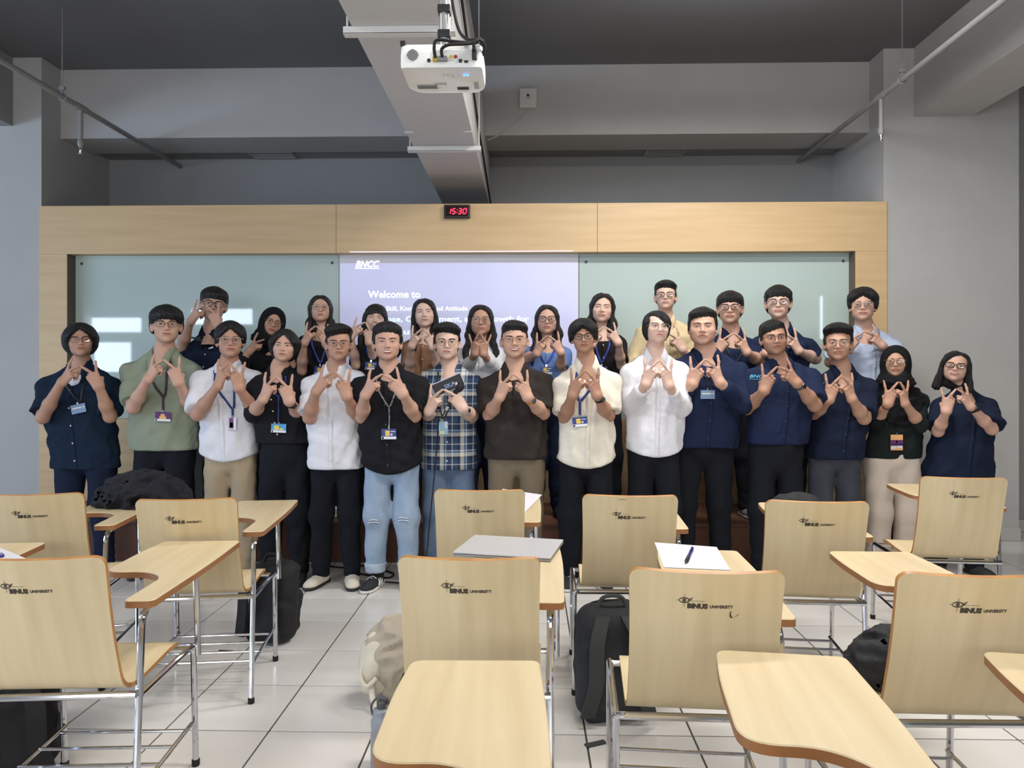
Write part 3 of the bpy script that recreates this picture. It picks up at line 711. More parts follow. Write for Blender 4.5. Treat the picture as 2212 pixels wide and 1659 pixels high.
def on_chair(key_, x, y, z):
    c = CHAIRS[key_]; v = Vector((x, y, z)); v.rotate(c.rotation_euler); return v + Vector(c.location)
# scuff on the second chair of the nearest row
def scuff(key_, pts, w, lab):
    c = CHAIRS[key_]; m = MB(); sp = smooth_curve(pts, 5); v = []
    for i, p in enumerate(sp):
        ww = w * (0.4 + 0.6 * math.sin(PI * (i + 1) / (len(sp) + 1)))
        v += [shell_pt(p[0] - ww, p[1] + ww * .4, 0.0072), shell_pt(p[0] + ww, p[1] - ww * .4, 0.0072)]
    m.add(v, [(2 * i, 2 * i + 2, 2 * i + 3, 2 * i + 1) for i in range(len(sp) - 1)])
    o = m.obj('scuff_mark', M_LOGO, [ch for ch in c.children if ch.name.startswith('seat_shell')][0], smooth=False); o['label'] = lab
scuff('front_right', [(0.058, 0.104), (0.057, 0.115), (0.062, 0.123), (0.072, 0.119), (0.078, 0.113)], 0.0022, 'curved dark scuff below the logo')
scuff('second_right', [(-0.05, 0.012), (-0.035, 0.012), (-0.02, 0.013)], 0.002, 'faded sticker remnant')
# ------------------------------------------------------------------ things on the tablets
def sheet(name, key_, corners_px, lab, z=TZ + 0.0012, curl=0.0):
    P = [on_z(px, py, z) for px, py in corners_px]; n = 8; V = []; 
    c = sum(P) / 4
    for i in range(n + 1):
        for j in range(n + 1):
            u, v = i / n, j / n
            q = (P[0] * (1 - u) + P[1] * u) * (1 - v) + (P[3] * (1 - u) + P[2] * u) * v
            V.append((q[0] - c[0], q[1] - c[1], 0.0008 + curl * max(0, v - 0.5) ** 2 * 4))
    N = (n + 1) ** 2; V2 = V + [(a, b, d - 0.0008) for a, b, d in V]; F = []
    for i in range(n):
        for j in range(n):
            a = i * (n + 1) + j; F.append((a, a + n + 1, a + n + 2, a + 1)); F.append((N + a, N + a + 1, N + a + n + 2, N + a + n + 1))
    o = mesh_obj(name, V2, F, mat('paper', (228, 226, 232), 0.8, rgb2=(218, 216, 224), nscale=60, stretch=(0.4, 3, 1)), None, True); o.location = (c[0], c[1], z)
    return tag(o, lab, 'paper')
sheet('paper_sheet', 'front_right', [(1414, 1172), (1548, 1182), (1578, 1232), (1434, 1226)], 'white printed sheet under the blue pen')
sheet('paper_sheet', 'second_mid', [(1085, 1056), (1171, 1069), (1134, 1106), (1098, 1098)], 'white sheet lying on the tablet before the olive trousers')
sheet('paper_sheet', 'left_out', [(-90, 1182), (2, 1184), (76, 1215), (-60, 1222)], 'white sheet at the left photo edge with a blue pen')
def pen(a_px, b_px, lab, ab=None):
    a, b = [np.array([v[0], v[1], TZ + 0.008]) for v in ab] if ab else (on_z(*a_px, TZ + 0.008), on_z(*b_px, TZ + 0.008)); d = b - a; L = np.linalg.norm(d); d /= L
    o = tag(empty('ballpoint_pen', a), lab, 'pen')
    pts = [(0, 0, 0)]
    f = lambda t: tuple(d * t * L)
    mb = mat('pen_blue', (36, 30, 110), 0.35)
    MB().tube([f(0.1), f(0.2), f(0.75), f(0.8)], [0.005, 0.006, 0.006, 0.0055], 10).obj('barrel', mb, o)
    MB().tube([f(0.0), f(0.04), f(0.1)], [0.0012, 0.003, 0.005], 10).obj('tip', M_BLACK, o)
    MB().tube([f(0.12), f(0.36)], 0.0068, 10).obj('grip', mat('pen_grip', (30, 30, 46), 0.7), o)
    MB().tube([f(0.8), f(0.98), f(1.0)], [0.0062, 0.006, 0.004], 10).obj('cap', mb, o)
    k = d * L; MB().tube([tuple(np.array(f(0.62)) + (0, 0, 0.009)), tuple(np.array(f(0.93)) + (0, 0, 0.009)), tuple(np.array(f(0.95)))], 0.0016, 6).obj('clip', mb, o)
    return o
pen((1481, 1216), (1496, 1184), 'blue pen resting on the sheet behind the scuffed chair')
pen((-40, 1203), (9, 1200), 'blue pen on the sheet at the left photo edge')
_a = on_chair('second_right', 0.02, 0.72, TZ); _b = on_chair('second_right', 0.14, 0.715, TZ)
pen(None, None, 'blue pen behind the top edge of the sticker-marked chair', (_a, _b))
# laptop
A = [on_z(px, py, TZ + 0.001) for px, py in ((1021, 1153), (1207, 1163), (1196, 1226), (985, 1217))]
lc = (A[0] + A[1] + A[2] + A[3]) / 4
lap = tag(empty('laptop', (lc[0], lc[1], TZ + 0.001), math.atan2((A[1] - A[0])[1], (A[1] - A[0])[0])), 'closed silver laptop on a chair tablet', 'laptop')
lw = np.linalg.norm(A[1] - A[0]) / 2; ld = 0.14
M_ALU = mat('laptop_silver', (200, 200, 202), 0.4, 0.25)
MB().box((-lw, -ld, 0.0), (lw, ld, 0.008), 0.003).obj('base', mat('laptop_base', (150, 150, 154), 0.4, 0.6), lap)
MB().box((-lw, -ld, 0.0092), (lw, ld, 0.016), 0.003).obj('lid', M_ALU, lap)
MB().tube([(-lw * .8, ld - 0.003, 0.008), (lw * .8, ld - 0.003, 0.008)], 0.003, 8).obj('hinge', M_BLACK, lap)
# ------------------------------------------------------------------ cloth and bags
M_JACK = mat('dark_jersey', (26, 26, 34), 0.95, bump=0.25, bscale=90)
M_BLKFAB = mat('black_nylon', (24, 24, 27), 0.75, bump=0.3, bscale=140, noise=0.2, nscale=9)
def cloth_heap(name, c, rad, m, lab, cat, seed, amp=0.022, h=0.009, zmin=None):
    c = np.array(c); zf = c[2] if zmin is None else zmin
    def f(p):
        d = ell(p, c + (0, 0, rad[2] * 0.35), rad)
        d = smin(d, ell(p, c + (rad[0] * 0.45, -0.01, rad[2] * 0.1), (rad[0] * .7, rad[1] * .8, rad[2] * .75)), 0.05)
        d = smin(d, ell(p, c + (-rad[0] * 0.5, 0.01, rad[2] * 0.05), (rad[0] * .6, rad[1] * .9, rad[2] * .6)), 0.05)
        d = d + np.abs(folds(p, 26, amp, seed)) - amp * .6 + folds(p, 70, amp * 0.2, seed + 3)
        return smax(d, zf + 0.001 - p[:, 2], 0.012)
    V, Fc = surf(f, c - np.array(rad) * 1.7, c + np.array(rad) * 1.9, h)
    o = mesh_obj(name, V - c, Fc, m); o.location = tuple(c); return tag(o, lab, cat)
j = on_z(300, 1092, TZ)
cloth_heap('jacket', (j[0] + 0.02, j[1], TZ), (0.215, 0.12, 0.125), M_JACK, 'dark jacket heaped on a chair tablet at the left', 'jacket', 1)
j = on_chair('second_far_right', 0.13, 0.68, TZ)
cloth_heap('cloth_pouch', (j.x, j.y, TZ), (0.10, 0.07, 0.05), M_BLKFAB, 'black cloth pouch behind the top of a second-row chair', 'pouch', 4, 0.008)
s = on_chair('front_far_right', -0.04, 0.20, 0.452)
cloth_heap('jacket', (s.x, s.y + 0.03, s.z + 0.004), (0.13, 0.10, 0.115), M_BLKFAB, 'black jacket slumped on the seat of the chair at the right photo edge', 'jacket', 6, 0.016)
def backpack(name, base, size, rz, lean, m, mstrap, lab, strap_tail=True, pocket=True, mzip=None):
    o = tag(empty(name, base, rz), lab, 'bag'); w, d, h = size
    def f(p):
        q = p.copy(); q[:, 1] = p[:, 1] - lean * p[:, 2]
        q[:, 0] = p[:, 0] * (1 + 0.18 * np.maximum(0, p[:, 2] / h - 0.45))
        r = rbox(q, (0, 0, h / 2), (w / 2, d / 2, h / 2), 0.07)
        return r + folds(p, 22, 0.006, 2) + folds(p, 60, 0.0015, 5)
    e_ = 0.25
    V, Fc = surf(f, (-w / 2 - .08, -d / 2 - .08 - abs(lean) * h * 0, -0.01), (w / 2 + .08, d / 2 + .08 + lean * h + .04, h + .06), 0.012)
    mesh_obj('main_body', V, Fc, m, o)
    if pocket:
        def g(p):
            q = p.copy(); q[:, 1] = p[:, 1] - lean * p[:, 2]
            return rbox(q, (0, d / 2, h * .32), (w / 2 * .8, 0.05, h * .28), 0.04) + folds(p, 30, 0.003, 7)
        V, Fc = surf(g, (-w / 2, 0, -0.01), (w / 2, d / 2 + .12 + lean * h, h * .75), 0.012); mesh_obj('pocket', V, Fc, m, o)
    for sx in (-1, 1):
        m_ = MB(); pts = smooth_curve([(sx * .05, -d / 2 + lean * h * .95 + 0.01, h * .93), (sx * .085, -d / 2 - .035 + lean * h * .7, h * .72), (sx * .09, -d / 2 - .03 + lean * h * .4, h * .4), (sx * w * .42, -d / 2 + .0, h * .1)], 6)
        v = []
        for p in pts: v += [(p[0] - .028, p[1], p[2]), (p[0] + .028, p[1], p[2]), (p[0] + .028, p[1] - .012, p[2]), (p[0] - .028, p[1] - .012, p[2])]
        m_.add(v, [(4 * i + k, 4 * i + (k + 1) % 4, 4 * i + 4 + (k + 1) % 4, 4 * i + 4 + k) for i in range(len(pts) - 1) for k in range(4)]); m_.obj('shoulder_strap', mstrap, o, sharp=60)
    MB().tube(smooth_curve([(-.06, -d * .2 + lean * h, h - .015), (-.035, -d * .2 + lean * h, h + .03), (.035, -d * .2 + lean * h, h + .03), (.06, -d * .2 + lean * h, h - .015)], 5), 0.008, 8).obj('top_handle', mstrap, o)
    MB().tube(smooth_curve([(-w * .47, d * .1, h * .2), (-w * .45, d * .1 + lean * h * .6, h * .6), (-w * .36, d * .1 + lean * h * .92, h * .93), (0, d * .1 + lean * h, h * 1.0), (w * .36, d * .1 + lean * h * .92, h * .93), (w * .45, d * .1 + lean * h * .6, h * .6), (w * .47, d * .1, h * .2)], 5), 0.006, 6).obj('zip', mzip or M_BLACK, o)
    if strap_tail:
        MB().box((-w * .72, -d / 2 - .09, 0.001), (-w * .44, -d / 2 - .065, 0.006), 0.001, M=Matrix.Rotation(R(16), 4, 'Z')).obj('strap_tail', mstrap, o)
    return o
b = on_z(1330, 1575, 0)
backpack('backpack', (b[0], b[1] + 0.1, 0), (0.29, 0.17, 0.44), R(8), 0.10, mat('charcoal_nylon', (44, 46, 49), 0.8, bump=0.3, bscale=150), mat('strap_grey', (62, 64, 63), 0.8), 'charcoal backpack leaning under the chair with the blue pen')
b = on_z(572, 1395, 0)
backpack('backpack', (b[0], b[1] + 0.06, 0), (0.26, 0.16, 0.40), R(-20), 0.16, M_BLKFAB, M_BLKFAB, 'black backpack on the floor under the chair before the cargo trousers')
b = on_z(30, 1690, 0)
backpack('school_bag', (b[0] - 0.04, b[1] + 0.05, 0), (0.27, 0.18, 0.36), R(25), 0.06, M_BLKFAB, M_BLKFAB, 'black bag with magenta trim at the lower left corner', strap_tail=False, mzip=mat('magenta_trim', (150, 52, 122), 0.7))
# beige bag
b = on_z(835, 1535, 0); bx = np.array([b[0] + 0.06, b[1] + 0.12, 0.0])
M_BEIGE = mat('beige_canvas', (184, 172, 154), 0.9, noise=0.12, nscale=12, bump=0.3, bscale=120)
M_CREAM = mat('cream_canvas', (214, 206, 188), 0.9, noise=0.08, nscale=12, bump=0.2, bscale=120)
bag = tag(empty('tote_bag', bx), 'slouched beige canvas bag with cream straps on the floor', 'bag')
def fb(p):
    d = ell(p, (0.03, 0, 0.16), (0.19, 0.12, 0.19)); d = smin(d, ell(p, (-0.05, 0.0, 0.20), (0.12, 0.1, 0.12)), 0.05)
    return smax(d + np.abs(folds(p, 24, 0.022, 2)) - 0.012, 0.002 - p[:, 2], 0.02)
V, Fc = surf(fb, (-.3, -.25, -.01), (.35, .25, .45), 0.01); mesh_obj('main_body', V, Fc, M_BEIGE, bag)
def fc(p):
    d = ell(p, (-0.12, -0.03, 0.15), (0.075, 0.08, 0.13)); return smax(d + folds(p, 30, 0.008, 5), 0.002 - p[:, 2], 0.02)
V, Fc = surf(fc, (-.25, -.2, -.01), (.05, .15, .34), 0.01); mesh_obj('side_pocket', V, Fc, M_CREAM, bag)
MB().tube(smooth_curve([(-.13, -.09, .12), (-.11, -.14, .05), (-.06, -.19, .015), (0.0, -.21, .012), (.05, -.2, .012)], 6), 0.012, 8).obj('strap', M_CREAM, bag)
MB().tube(smooth_curve([(-.15, -.06, .2), (-.17, -.1, .14), (-.14, -.13, .1), (-.1, -.12, .13)], 6), 0.009, 8).obj('strap', M_CREAM, bag)
MB().box((-.10, -.30, 0.0), (-.02, -.27, 0.03), 0.005, M=Matrix.Rotation(R(10), 4, 'Z')).obj('buckle', M_BLACK, bag)
# water bottle
b = on_z(820, 1668, 0)
bo = tag(empty('water_bottle', (b[0], b[1] + 0.03, 0)), 'grey translucent sports bottle on the floor by the beige bag', 'bottle')
MB().lathe([(0.034, 0.0), (0.037, 0.004), (0.037, 0.12), (0.034, 0.135), (0.0345, 0.14)], seg=28).obj('body', mat('bottle_grey', (150, 152, 156), 0.35, noise=0.05), bo)
MB().lathe([(0.036, 0.14), (0.036, 0.165), (0.030, 0.175), (0.028, 0.2), (0.02, 0.205)], seg=28).obj('lid', mat('bottle_lid', (150, 156, 166), 0.3), bo)
MB().lathe([(0.016, 0.205), (0.016, 0.225), (0.012, 0.23)], seg=20).obj('spout', mat('bottle_spout', (86, 86, 90), 0.4), bo)
MB().tube(smooth_curve([(-.03, 0, .18), (-.035, 0, .21), (-.02, 0, .235), (0, 0, .24), (.02, 0, .235), (.03, 0, .2)], 5), 0.004, 8).obj('carry_loop', MATS['bottle_spout'], bo)
# cables lying along the platform
cl = tag(MB().tube(smooth_curve([on_z(px, py, 0.006) for px, py in ((690, 1219), (740, 1226), (790, 1222), (830, 1232), (850, 1240), (838, 1248), (800, 1243), (760, 1236))], 6), 0.006, 8).obj('floor_cable', M_RUBBER), 'black cables on the tiles by the platform', 'cable')
# ------------------------------------------------------------------ people
def unit(v): v = np.asarray(v, float); return v / (np.linalg.norm(v) + 1e-12)
def mirror_pts(p): return p * np.array([-1.0, 1, 1])
# ---- head, standard size: chin z=-.116, crown z=+.116, face towards +y (local), x symmetric
def head_sdf(q, fat=0.0, male=True):
    a = np.abs(q[:, 0]); s = q.copy(); s[:, 0] = a
    d = ell(q, (0, -0.012, 0.035), (0.075, 0.094, 0.081))
    jw = 0.057 + 0.013 * fat
    d = smin(d, ell(q, (0, 0.018, -0.030), (jw + 0.005, 0.072, 0.080)), 0.035)
    d = smin(d, ell(s, (0.026, 0.022, -0.060), (0.029 + .010 * fat, 0.045, 0.032)), 0.035)      # jaw
    d = smin(d, ell(q, (0, 0.066, -0.096), (0.022 + .006 * fat, 0.021, 0.019)), 0.030)            # chin
    d = smin(d, ell(s, (0.040, 0.052, -0.024), (0.026 + .005 * fat, 0.028, 0.026)), 0.020)        # cheek
    d = smin(d, rcone(s, (0.010, 0.086, 0.021), (0.042, 0.074, 0.021), 0.008, 0.007), 0.018)      # brow
    d = smax(d, -ell(s, (0.032, 0.100, 0.003), (0.021, 0.016, 0.011)), 0.018)                     # socket
    d = smin(d, ell(s, (0.031, 0.074, 0.001), (0.016, 0.013, 0.011)), 0.008)                      # eye ball and lid
    d = smin(d, rcone(q, (0, 0.084, 0.010), (0, 0.103, -0.030), 0.007, 0.0105), 0.012)            # nose
    d = smin(d, ell(s, (0.0125, 0.094, -0.034), (0.0085, 0.0105, 0.0075)), 0.006)                 # wings
    d = smin(d, ell(q, (0, 0.083, -0.060), (0.026, 0.013, 0.016)), 0.014)                         # mouth mound
    d = smin(d, ell(q, (0, 0.0935, -0.0565), (0.019, 0.005, 0.0042)), 0.006)
    d = smin(d, ell(q, (0, 0.0925, -0.0655), (0.017, 0.0055, 0.0048)), 0.006)
    d = smax(d, -rcone(q, (-0.019, 0.1015, -0.0607), (0.019, 0.1015, -0.0607), 0.0035, 0.0035), 0.004)
    return d
def ear_sdf(q):
    s = q.copy(); s[:, 0] = np.abs(q[:, 0])
    e = s - np.array([0.0795, -0.008, -0.008]); r = np.stack([e[:, 0] * .85 + e[:, 1] * .45, -e[:, 0] * .45 + e[:, 1] * .9, e[:, 2]], 1)
    d = ell(r, (0.0, 0, 0), (0.0085, 0.021, 0.034))
    return smax(d, -ell(r, (0.008, 0.004, 0.002), (0.006, 0.010, 0.017)), 0.006)
def ss(x, a, b):
    t = np.clip((x - a) / (b - a), 0, 1); return t * t * (3 - 2 * t)
# ---- hair styles in head space (parameters measured from the photograph)
def hair_sdf(q, st, seed):
    x, y, z = q[:, 0], q[:, 1], q[:, 2]; a = np.abs(x)
    kind = st.get('kind', 'short'); part = st.get('part', 0.0)
    top, side = st.get('top', 0.022), st.get('side', 0.010)
    t = side + (top - side) * (ss(z, 0.05, 0.112) if kind == 'short' else ss(z, 0.02, 0.095))
    if st.get('front'): t = t + st['front'] * ss(y, 0.0, 0.08) * ss(z, 0.03, 0.08)
    ang = np.arctan2(x - part, y + 0.02)
    # opening for the face: F < 0 inside it
    if kind == 'short':
        zl = st.get('line', 0.062) - st.get('arch', 0.25) * np.maximum(0, a - 0.03) + 0.0025 * np.sin(x * 420 + seed) + 0.002 * np.sin(x * 230)
        zl = zl + st.get('sweep', 0.0) * (x - part)
        F = np.maximum(0.022 - y, z - zl); taper = 0.04
    elif kind == 'bowl':
        zl = st.get('line', 0.026) + 0.004 * np.sin(x * 330 + seed) + 0.0035 * np.sin(x * 170 + 2 * seed) + st.get('arch', 0.0) * np.maximum(0, 0.03 - np.abs(x - part)) / 0.03 - st.get('drop', 0.2) * np.maximum(0, a - 0.045)
        F = np.maximum(0.010 - y, z - zl); taper = 0.05
    elif kind == 'curtain':                     # parted fringe falling to both sides
        xr = np.abs(x - part)
        zl = st.get('line', 0.088) - st.get('slope', 1.15) * xr - 18.0 * np.maximum(0, xr - 0.035) ** 2
        zl = np.maximum(zl, st.get('tip', -0.01)) + 0.003 * np.sin(x * 300 + seed)
        F = np.maximum(0.014 - y, z - zl); F = np.maximum(F, a - st.get('open', 0.064)); taper = 0.035
    else:
        lim = st.get('line', 0.082) if kind == 'long' else 0.085; fw = st.get('face', 0.060) if kind == 'long' else 0.063
        grow = 0.06 * np.maximum(0, -z - 0.05) if kind == 'long' else 0.10 * np.maximum(0, -z - 0.03)
        wf = np.where(z > 0, fw * np.sqrt(np.clip(1 - (np.maximum(z, 0) / lim) ** 2, 0, 1)), fw + grow)
        if st.get('bangs'): wf = np.where(z > st['bangs'] + 0.010 * np.sin(x * 60 + 1) + .004 * np.sin(x * 330), -0.03, wf)
        F = np.maximum((0.006 if kind == 'long' else -0.02 * ss(-z, .05, .1)) - y, np.abs(x - part * ss(z, 0, 0.08)) - wf); taper = 0.025
    t = t * (0.38 + 0.62 * ss(F, 0.0, taper))
    d0 = ell(q, (0, -0.012, 0.035), (0.075, 0.094, 0.081))
    d0 = smin(d0, ell(q, (0, -0.034, -0.008), (0.066, 0.070, 0.070)), 0.03) - t
    strand = 0.0013 * np.sin(ang * 30 + 2.0 * np.sin(z * 30 + seed) + seed) + 0.0010 * np.sin(ang * 67 - z * 30 + seed * 2)
    d0 = d0 + strand + folds(q, 34, 0.0020, seed % 9)
    if kind == 'short':
        G_ = np.maximum(-0.026 - y, z - st.get('burn', -0.012))
        d = smax(d0, -F, 0.005); d = smax(d, -G_, 0.006)
        return smax(d, st.get('nape', -0.07) - z, 0.012)
    if kind == 'bowl':
        G_ = np.maximum(-0.024 - y, z - st.get('burn', -0.010))
        d = smax(d0, -F, 0.005); d = smax(d, -G_, 0.008)
        return smax(d, st.get('nape', -0.075) - z, 0.012)
    if kind == 'curtain':
        low = st.get('low', -0.055)
        d1 = smin(d0, ell(q, (0, -0.02, -0.02), (0.074 + side * .55, 0.086, 0.10)) + strand, 0.02) if low < -0.05 else d0
        d = smax(d1, -F, 0.005)
        zb = low + 0.5 * np.maximum(0, -0.0 - y) * st.get('tilt', -0.3) + 0.005 * np.sin(x * 200 + seed) + 0.003 * np.sin(ang * 40)
        d = smax(d, zb - z, 0.010)
        G_ = np.maximum(np.maximum(0.03 - y, z + 0.02), a - 0.066)
        return smax(d, -G_, 0.006)
    s = q.copy()
    if kind == 'long':
        L = st.get('len', 0.34); s[:, 0] = a + 0.006 * np.sin(z * 38 + seed)
        c = smin(d0, rcone(s, (0.070, -0.005, 0.02), (0.084, 0.002, -0.12), 0.020, 0.028), 0.03)
        c = smin(c, rcone(s, (0.084, 0.002, -0.12), (st.get('fx', 0.098), st.get('fy', 0.035), -L), 0.028, st.get('tipr', 0.020)), 0.03)
        c = smin(c, ell(q, (0, -0.055, -0.10), (0.098, 0.048, 0.20)), 0.03)
        c = smin(c, rcone(q, (-0.06, -0.07, -0.15), (0.06, -0.07, -0.15), 0.05, 0.05), 0.04)
        c = c + 0.0022 * np.sin(x * 260 + 2 * np.sin(z * 20 + seed)) * ss(-z, 0, .08)
        c = smax(c, -F, 0.006)
        return smax(c, -L - 0.01 - z + 0.012 * np.sin(x * 90 + seed), 0.02)
    L = st.get('len', 0.15); s[:, 0] = a
    c = smin(d0, rcone(s, (0.070, -0.012, 0.02), (0.098, -0.020, -L + 0.03), 0.024, 0.034), 0.03)
    c = smin(c, ell(q, (0, -0.05, -0.05), (0.10, 0.055, 0.12)), 0.03) + 0.002 * np.sin(x * 260 + 2 * np.sin(z * 20)) * ss(-z, 0, .06)
    c = smax(c, -F, 0.006)
    return smax(c, -L - z + 0.008 * np.sin(x * 80), 0.02)
def hijab_sdf(q, p, c):
    x, y, z = q[:, 0], q[:, 1], q[:, 2]
    d = ell(q, (0, -0.014, 0.020), (0.098, 0.114, 0.116))
    d = smin(d, rcone(q, (0, -0.010, -0.05), (0, 0.0, -0.15), 0.094, 0.108), 0.05)
    d = smin(d, ell(q, (0, 0.012, -0.160), (0.128, 0.105, 0.055)), 0.04)
    op = np.sqrt((x / 0.060) ** 2 + ((z + 0.022) / np.where(z > -0.022, 0.092, 0.094)) ** 2) - 1
    d = smax(d, -np.maximum(op * 0.06, 0.004 - y), 0.010)
    return d + folds(q, 34, 0.0035, 3) * ss(-z, 0.06, 0.12) + 0.003 * np.sin(z * 150 + 3 * np.sin(x * 30)) * ss(-z, 0.08, 0.13)
# ---- hand making a V: wrist at origin, s towards the index side, u along the hand, n out of the back of the hand
IDX_A, MID_A = R(20), R(-30)
def hand_prims(fold=0):
    mcp = {'i': np.array([0.024, 0.088, 0.0]), 'm': np.array([0.003, 0.092, 0.002]), 'r': np.array([-0.017, 0.086, 0.0]), 'p': np.array([-0.034, 0.076, -0.003])}
    P = []
    for k, r in (('i', .0125), ('m', .0125), ('r', .0120), ('p', .011)):
        P.append((np.array([mcp[k][0] * 0.55, 0.004, -0.004]), mcp[k] + (0, -0.004, -0.004), 0.0165, r, 0.016))
    def fing(k, ang, ln, r0, dip):
        d = np.array([math.sin(ang), math.cos(ang), 0.10]); d /= np.linalg.norm(d); d2 = unit(d + np.array([0, 0, -0.22]))
        a = mcp[k]; b = a + d * ln * 0.52; c = b + d2 * ln * 0.48
        P.append((a, b, r0, r0 - .0008, 0.008)); P.append((b, c, r0 - .0005, r0 - .0024, 0.004)); return c
    ti = fing('i', IDX_A, 0.078, 0.0096, 0); tm = fing('m', MID_A, 0.085, 0.0098, 0)
    for k, ln, r in (('r', 0.044, .0094), ('p', 0.035, .0084)):
        a = mcp[k]; b = a + ln * unit(np.array([-0.12, 0.42, -0.9])); c = b + ln * .62 * unit(np.array([0.05, -0.85, -0.45])); e = c + ln * .5 * unit(np.array([0.1, -0.8, 0.55]))
        P += [(a, b, r + .0008, r, 0.007), (b, c, r, r - .0008, 0.004), (c, e, r - .0008, r - .0018, 0.004)]
    t0 = np.array([0.020, 0.016, -0.010]); t1 = np.array([0.036, 0.048, -0.026]); t2 = np.array([0.018, 0.070, -0.042]); t3 = np.array([-0.006, 0.076, -0.048])
    P += [(t0, t1, 0.0155, 0.0115, 0.014), (t1, t2, 0.0112, 0.0098, 0.006), (t2, t3, 0.0096, 0.0078, 0.004)]
    return P, ti, tm
HAND, TIP_I, TIP_M = hand_prims()
def person(P):
    Y = P['Y']; zb = P.get('zb', 0.0)
    fem = P.get('fem', False); fat = P.get('fat', 0.0)
    ht, ch = P['top'], P['chin']
    T = at(ht[0], ht[1], Y - 0.02); C = at(ch[0], ch[1], Y - 0.05)
    hair_t = P.get('hair_t', 0.020)
    roll = R(P.get('roll', 0)); tot = np.linalg.norm(T - C)
    hs = max(0.80, min(1.12, (tot - hair_t) / 0.236)) * P.get('hk', 1.0)
    upv = np.array([math.sin(roll), 0, math.cos(roll)])
    fx = P.get('fx')                                       # face centre pixel if given
    HC = C + upv * 0.113 * hs; HC[1] = Y - 0.01
    base = np.array([P.get('bx', (T[0] + C[0]) / 2), Y, zb])
    H = T[2] - zb
    # shoulders
    if 'sh' in P:
        l = at(P['sh'][0], P['sh'][1], Y); r = at(P['sh'][2], P['sh'][3], Y)
    else:
        hwid = P.get('shw', 0.185 if fem else 0.215); cxm = P.get('cx', HC[0]); zz = C[2] - P.get('neck', 0.10 if fem else 0.105)
        l = np.array([cxm - hwid, Y, zz]); r = np.array([cxm + hwid, Y, zz])
    ins = P.get('inset', 0.058)
    SL = l + np.array([ins, 0.02, -0.052]); SR = r + np.array([-ins, 0.02, -0.052])
    xc = (SL[0] + SR[0]) / 2; zs = (l[2] + r[2]) / 2 - 0.012
    base[0] = P.get('bx', xc); k = (H + 0.0) / 1.70
    skin = mat('skin_%d_%d_%d' % P['skin'], P['skin'], 0.55, noise=0.06, nscale=18, bump=0.05, bscale=220, spec=0.35)
    root = tag(empty('person', base), P['label'], 'person', P.get('group'))
    off = base
    # head frame (local +y = out of the face)
    yaw_cam = math.atan2(HC[0], HC[1]) if P.get('look', 1) else 0.0
    Rm = np.array(Euler((R(P.get('pitch', 4)), 0, 0)).to_matrix())
    fwd = np.array(Matrix.Rotation(R(P.get('turn', 0)) - yaw_cam * 1.0, 3, 'Z'))
    rollm = np.array(Matrix.Rotation(roll, 3, 'Y'))
    flip = np.diag([1.0, -1.0, 1.0])
    pitchm = np.array(Matrix.Rotation(R(P.get('pitch', 4)), 3, 'X'))
    A = rollm @ fwd @ flip @ pitchm                        # head local -> world
    HW = np.array([P.get('wide', 1.08), 1.0, 1.0])
    def to_head(p): return ((p - HC) @ A) / hs / HW
    def to_world(q): return HC + (q * hs * HW) @ A.T
    # ---- arms
    Lu, Lf = 0.285 * k * P.get('arm', 1.0), 0.245 * k * P.get('arm', 1.0)
    hk = (0.90 if fem else 1.0) * P.get('hand', 1.0)
    arms = []
    for side in (-1, 1):                                    # -1 = image left
        S = SL if side < 0 else SR
        spec_ = P['hl'] if side < 0 else P['hr']
        if spec_ is None: continue
        Mpx, Wpx = spec_[0], spec_[1]; dep = spec_[2] if len(spec_) > 2 else P.get('hd', 0.27)
        Mp = at(Mpx[0], Mpx[1], Y - dep); Wp = at(Wpx[0], Wpx[1], Y - dep + 0.03)
        Mp[0] += side * 0.004
        e = unit(Mp - Wp); n0 = unit(np.array([side * 0.42, -0.9, 0.08])); n = unit(n0 - (n0 @ e) * e)
        t = np.cross(e, n); t = t if t[0] * side > 0 or abs(t[0]) < 1e-6 else -t
        if (t @ np.array([side, 0, 0.0])) < 0: t = -t
        phi = math.atan2(TIP_M[0], TIP_M[1])               # tip direction away from u towards s (negative: inner side)
        u = math.cos(phi) * e - math.sin(phi) * t; s_ = math.sin(phi) * e + math.cos(phi) * t
        B = np.stack([s_, u, n], 1) * hk                    # columns
        W = Mp - B @ TIP_M
        # elbow by two-bone IK, dropping down and out
        d = W - S; D = np.linalg.norm(d); lu, lf = Lu, Lf
        if D > (lu + lf) * 0.995: sc = D / (lu + lf) / 0.995; lu *= sc; lf *= sc
        if D < abs(lu - lf) + .02: lu = lf = max(lu, D)
        ca = (lu * lu + D * D - lf * lf) / (2 * lu * D); dd = d / D
        pole = np.array([side * P.get('out', 0.55), 0.10, -1.0]); pole = unit(pole - (pole @ dd) * dd)
        E = S + dd * lu * ca + pole * lu * math.sqrt(max(0, 1 - ca * ca))
        epx = P.get('el') if side < 0 else P.get('er')
        if epx:
            E = at(epx[0], epx[1], Y - 0.03) + np.array([-side * 0.022, 0, 0.046])
            lat = math.hypot(E[0] - W[0], E[2] - W[2]); dy = math.sqrt(max(Lf ** 2 - lat ** 2, 0.0)); yy_ = min(max(W[1] + dy, Y - 0.14), Y + 0.05)
            E = at(epx[0], epx[1], yy_) + np.array([-side * 0.022, 0, 0.046])
        arms.append(dict(side=side, S=S, E=E, W=W, B=B, u=u, n=n))
    ar = (0.86 if fem else 1.0) * (1 + 0.18 * fat) * P.get('armr', 1.0)
    bodyV, bodyF = [], []
    def addpatch(V, Fc):
        n = sum(len(v) for v in bodyV); bodyV.append(V - off); bodyF.append(Fc + n)
    sl = P.get('sleeve', 0.86)
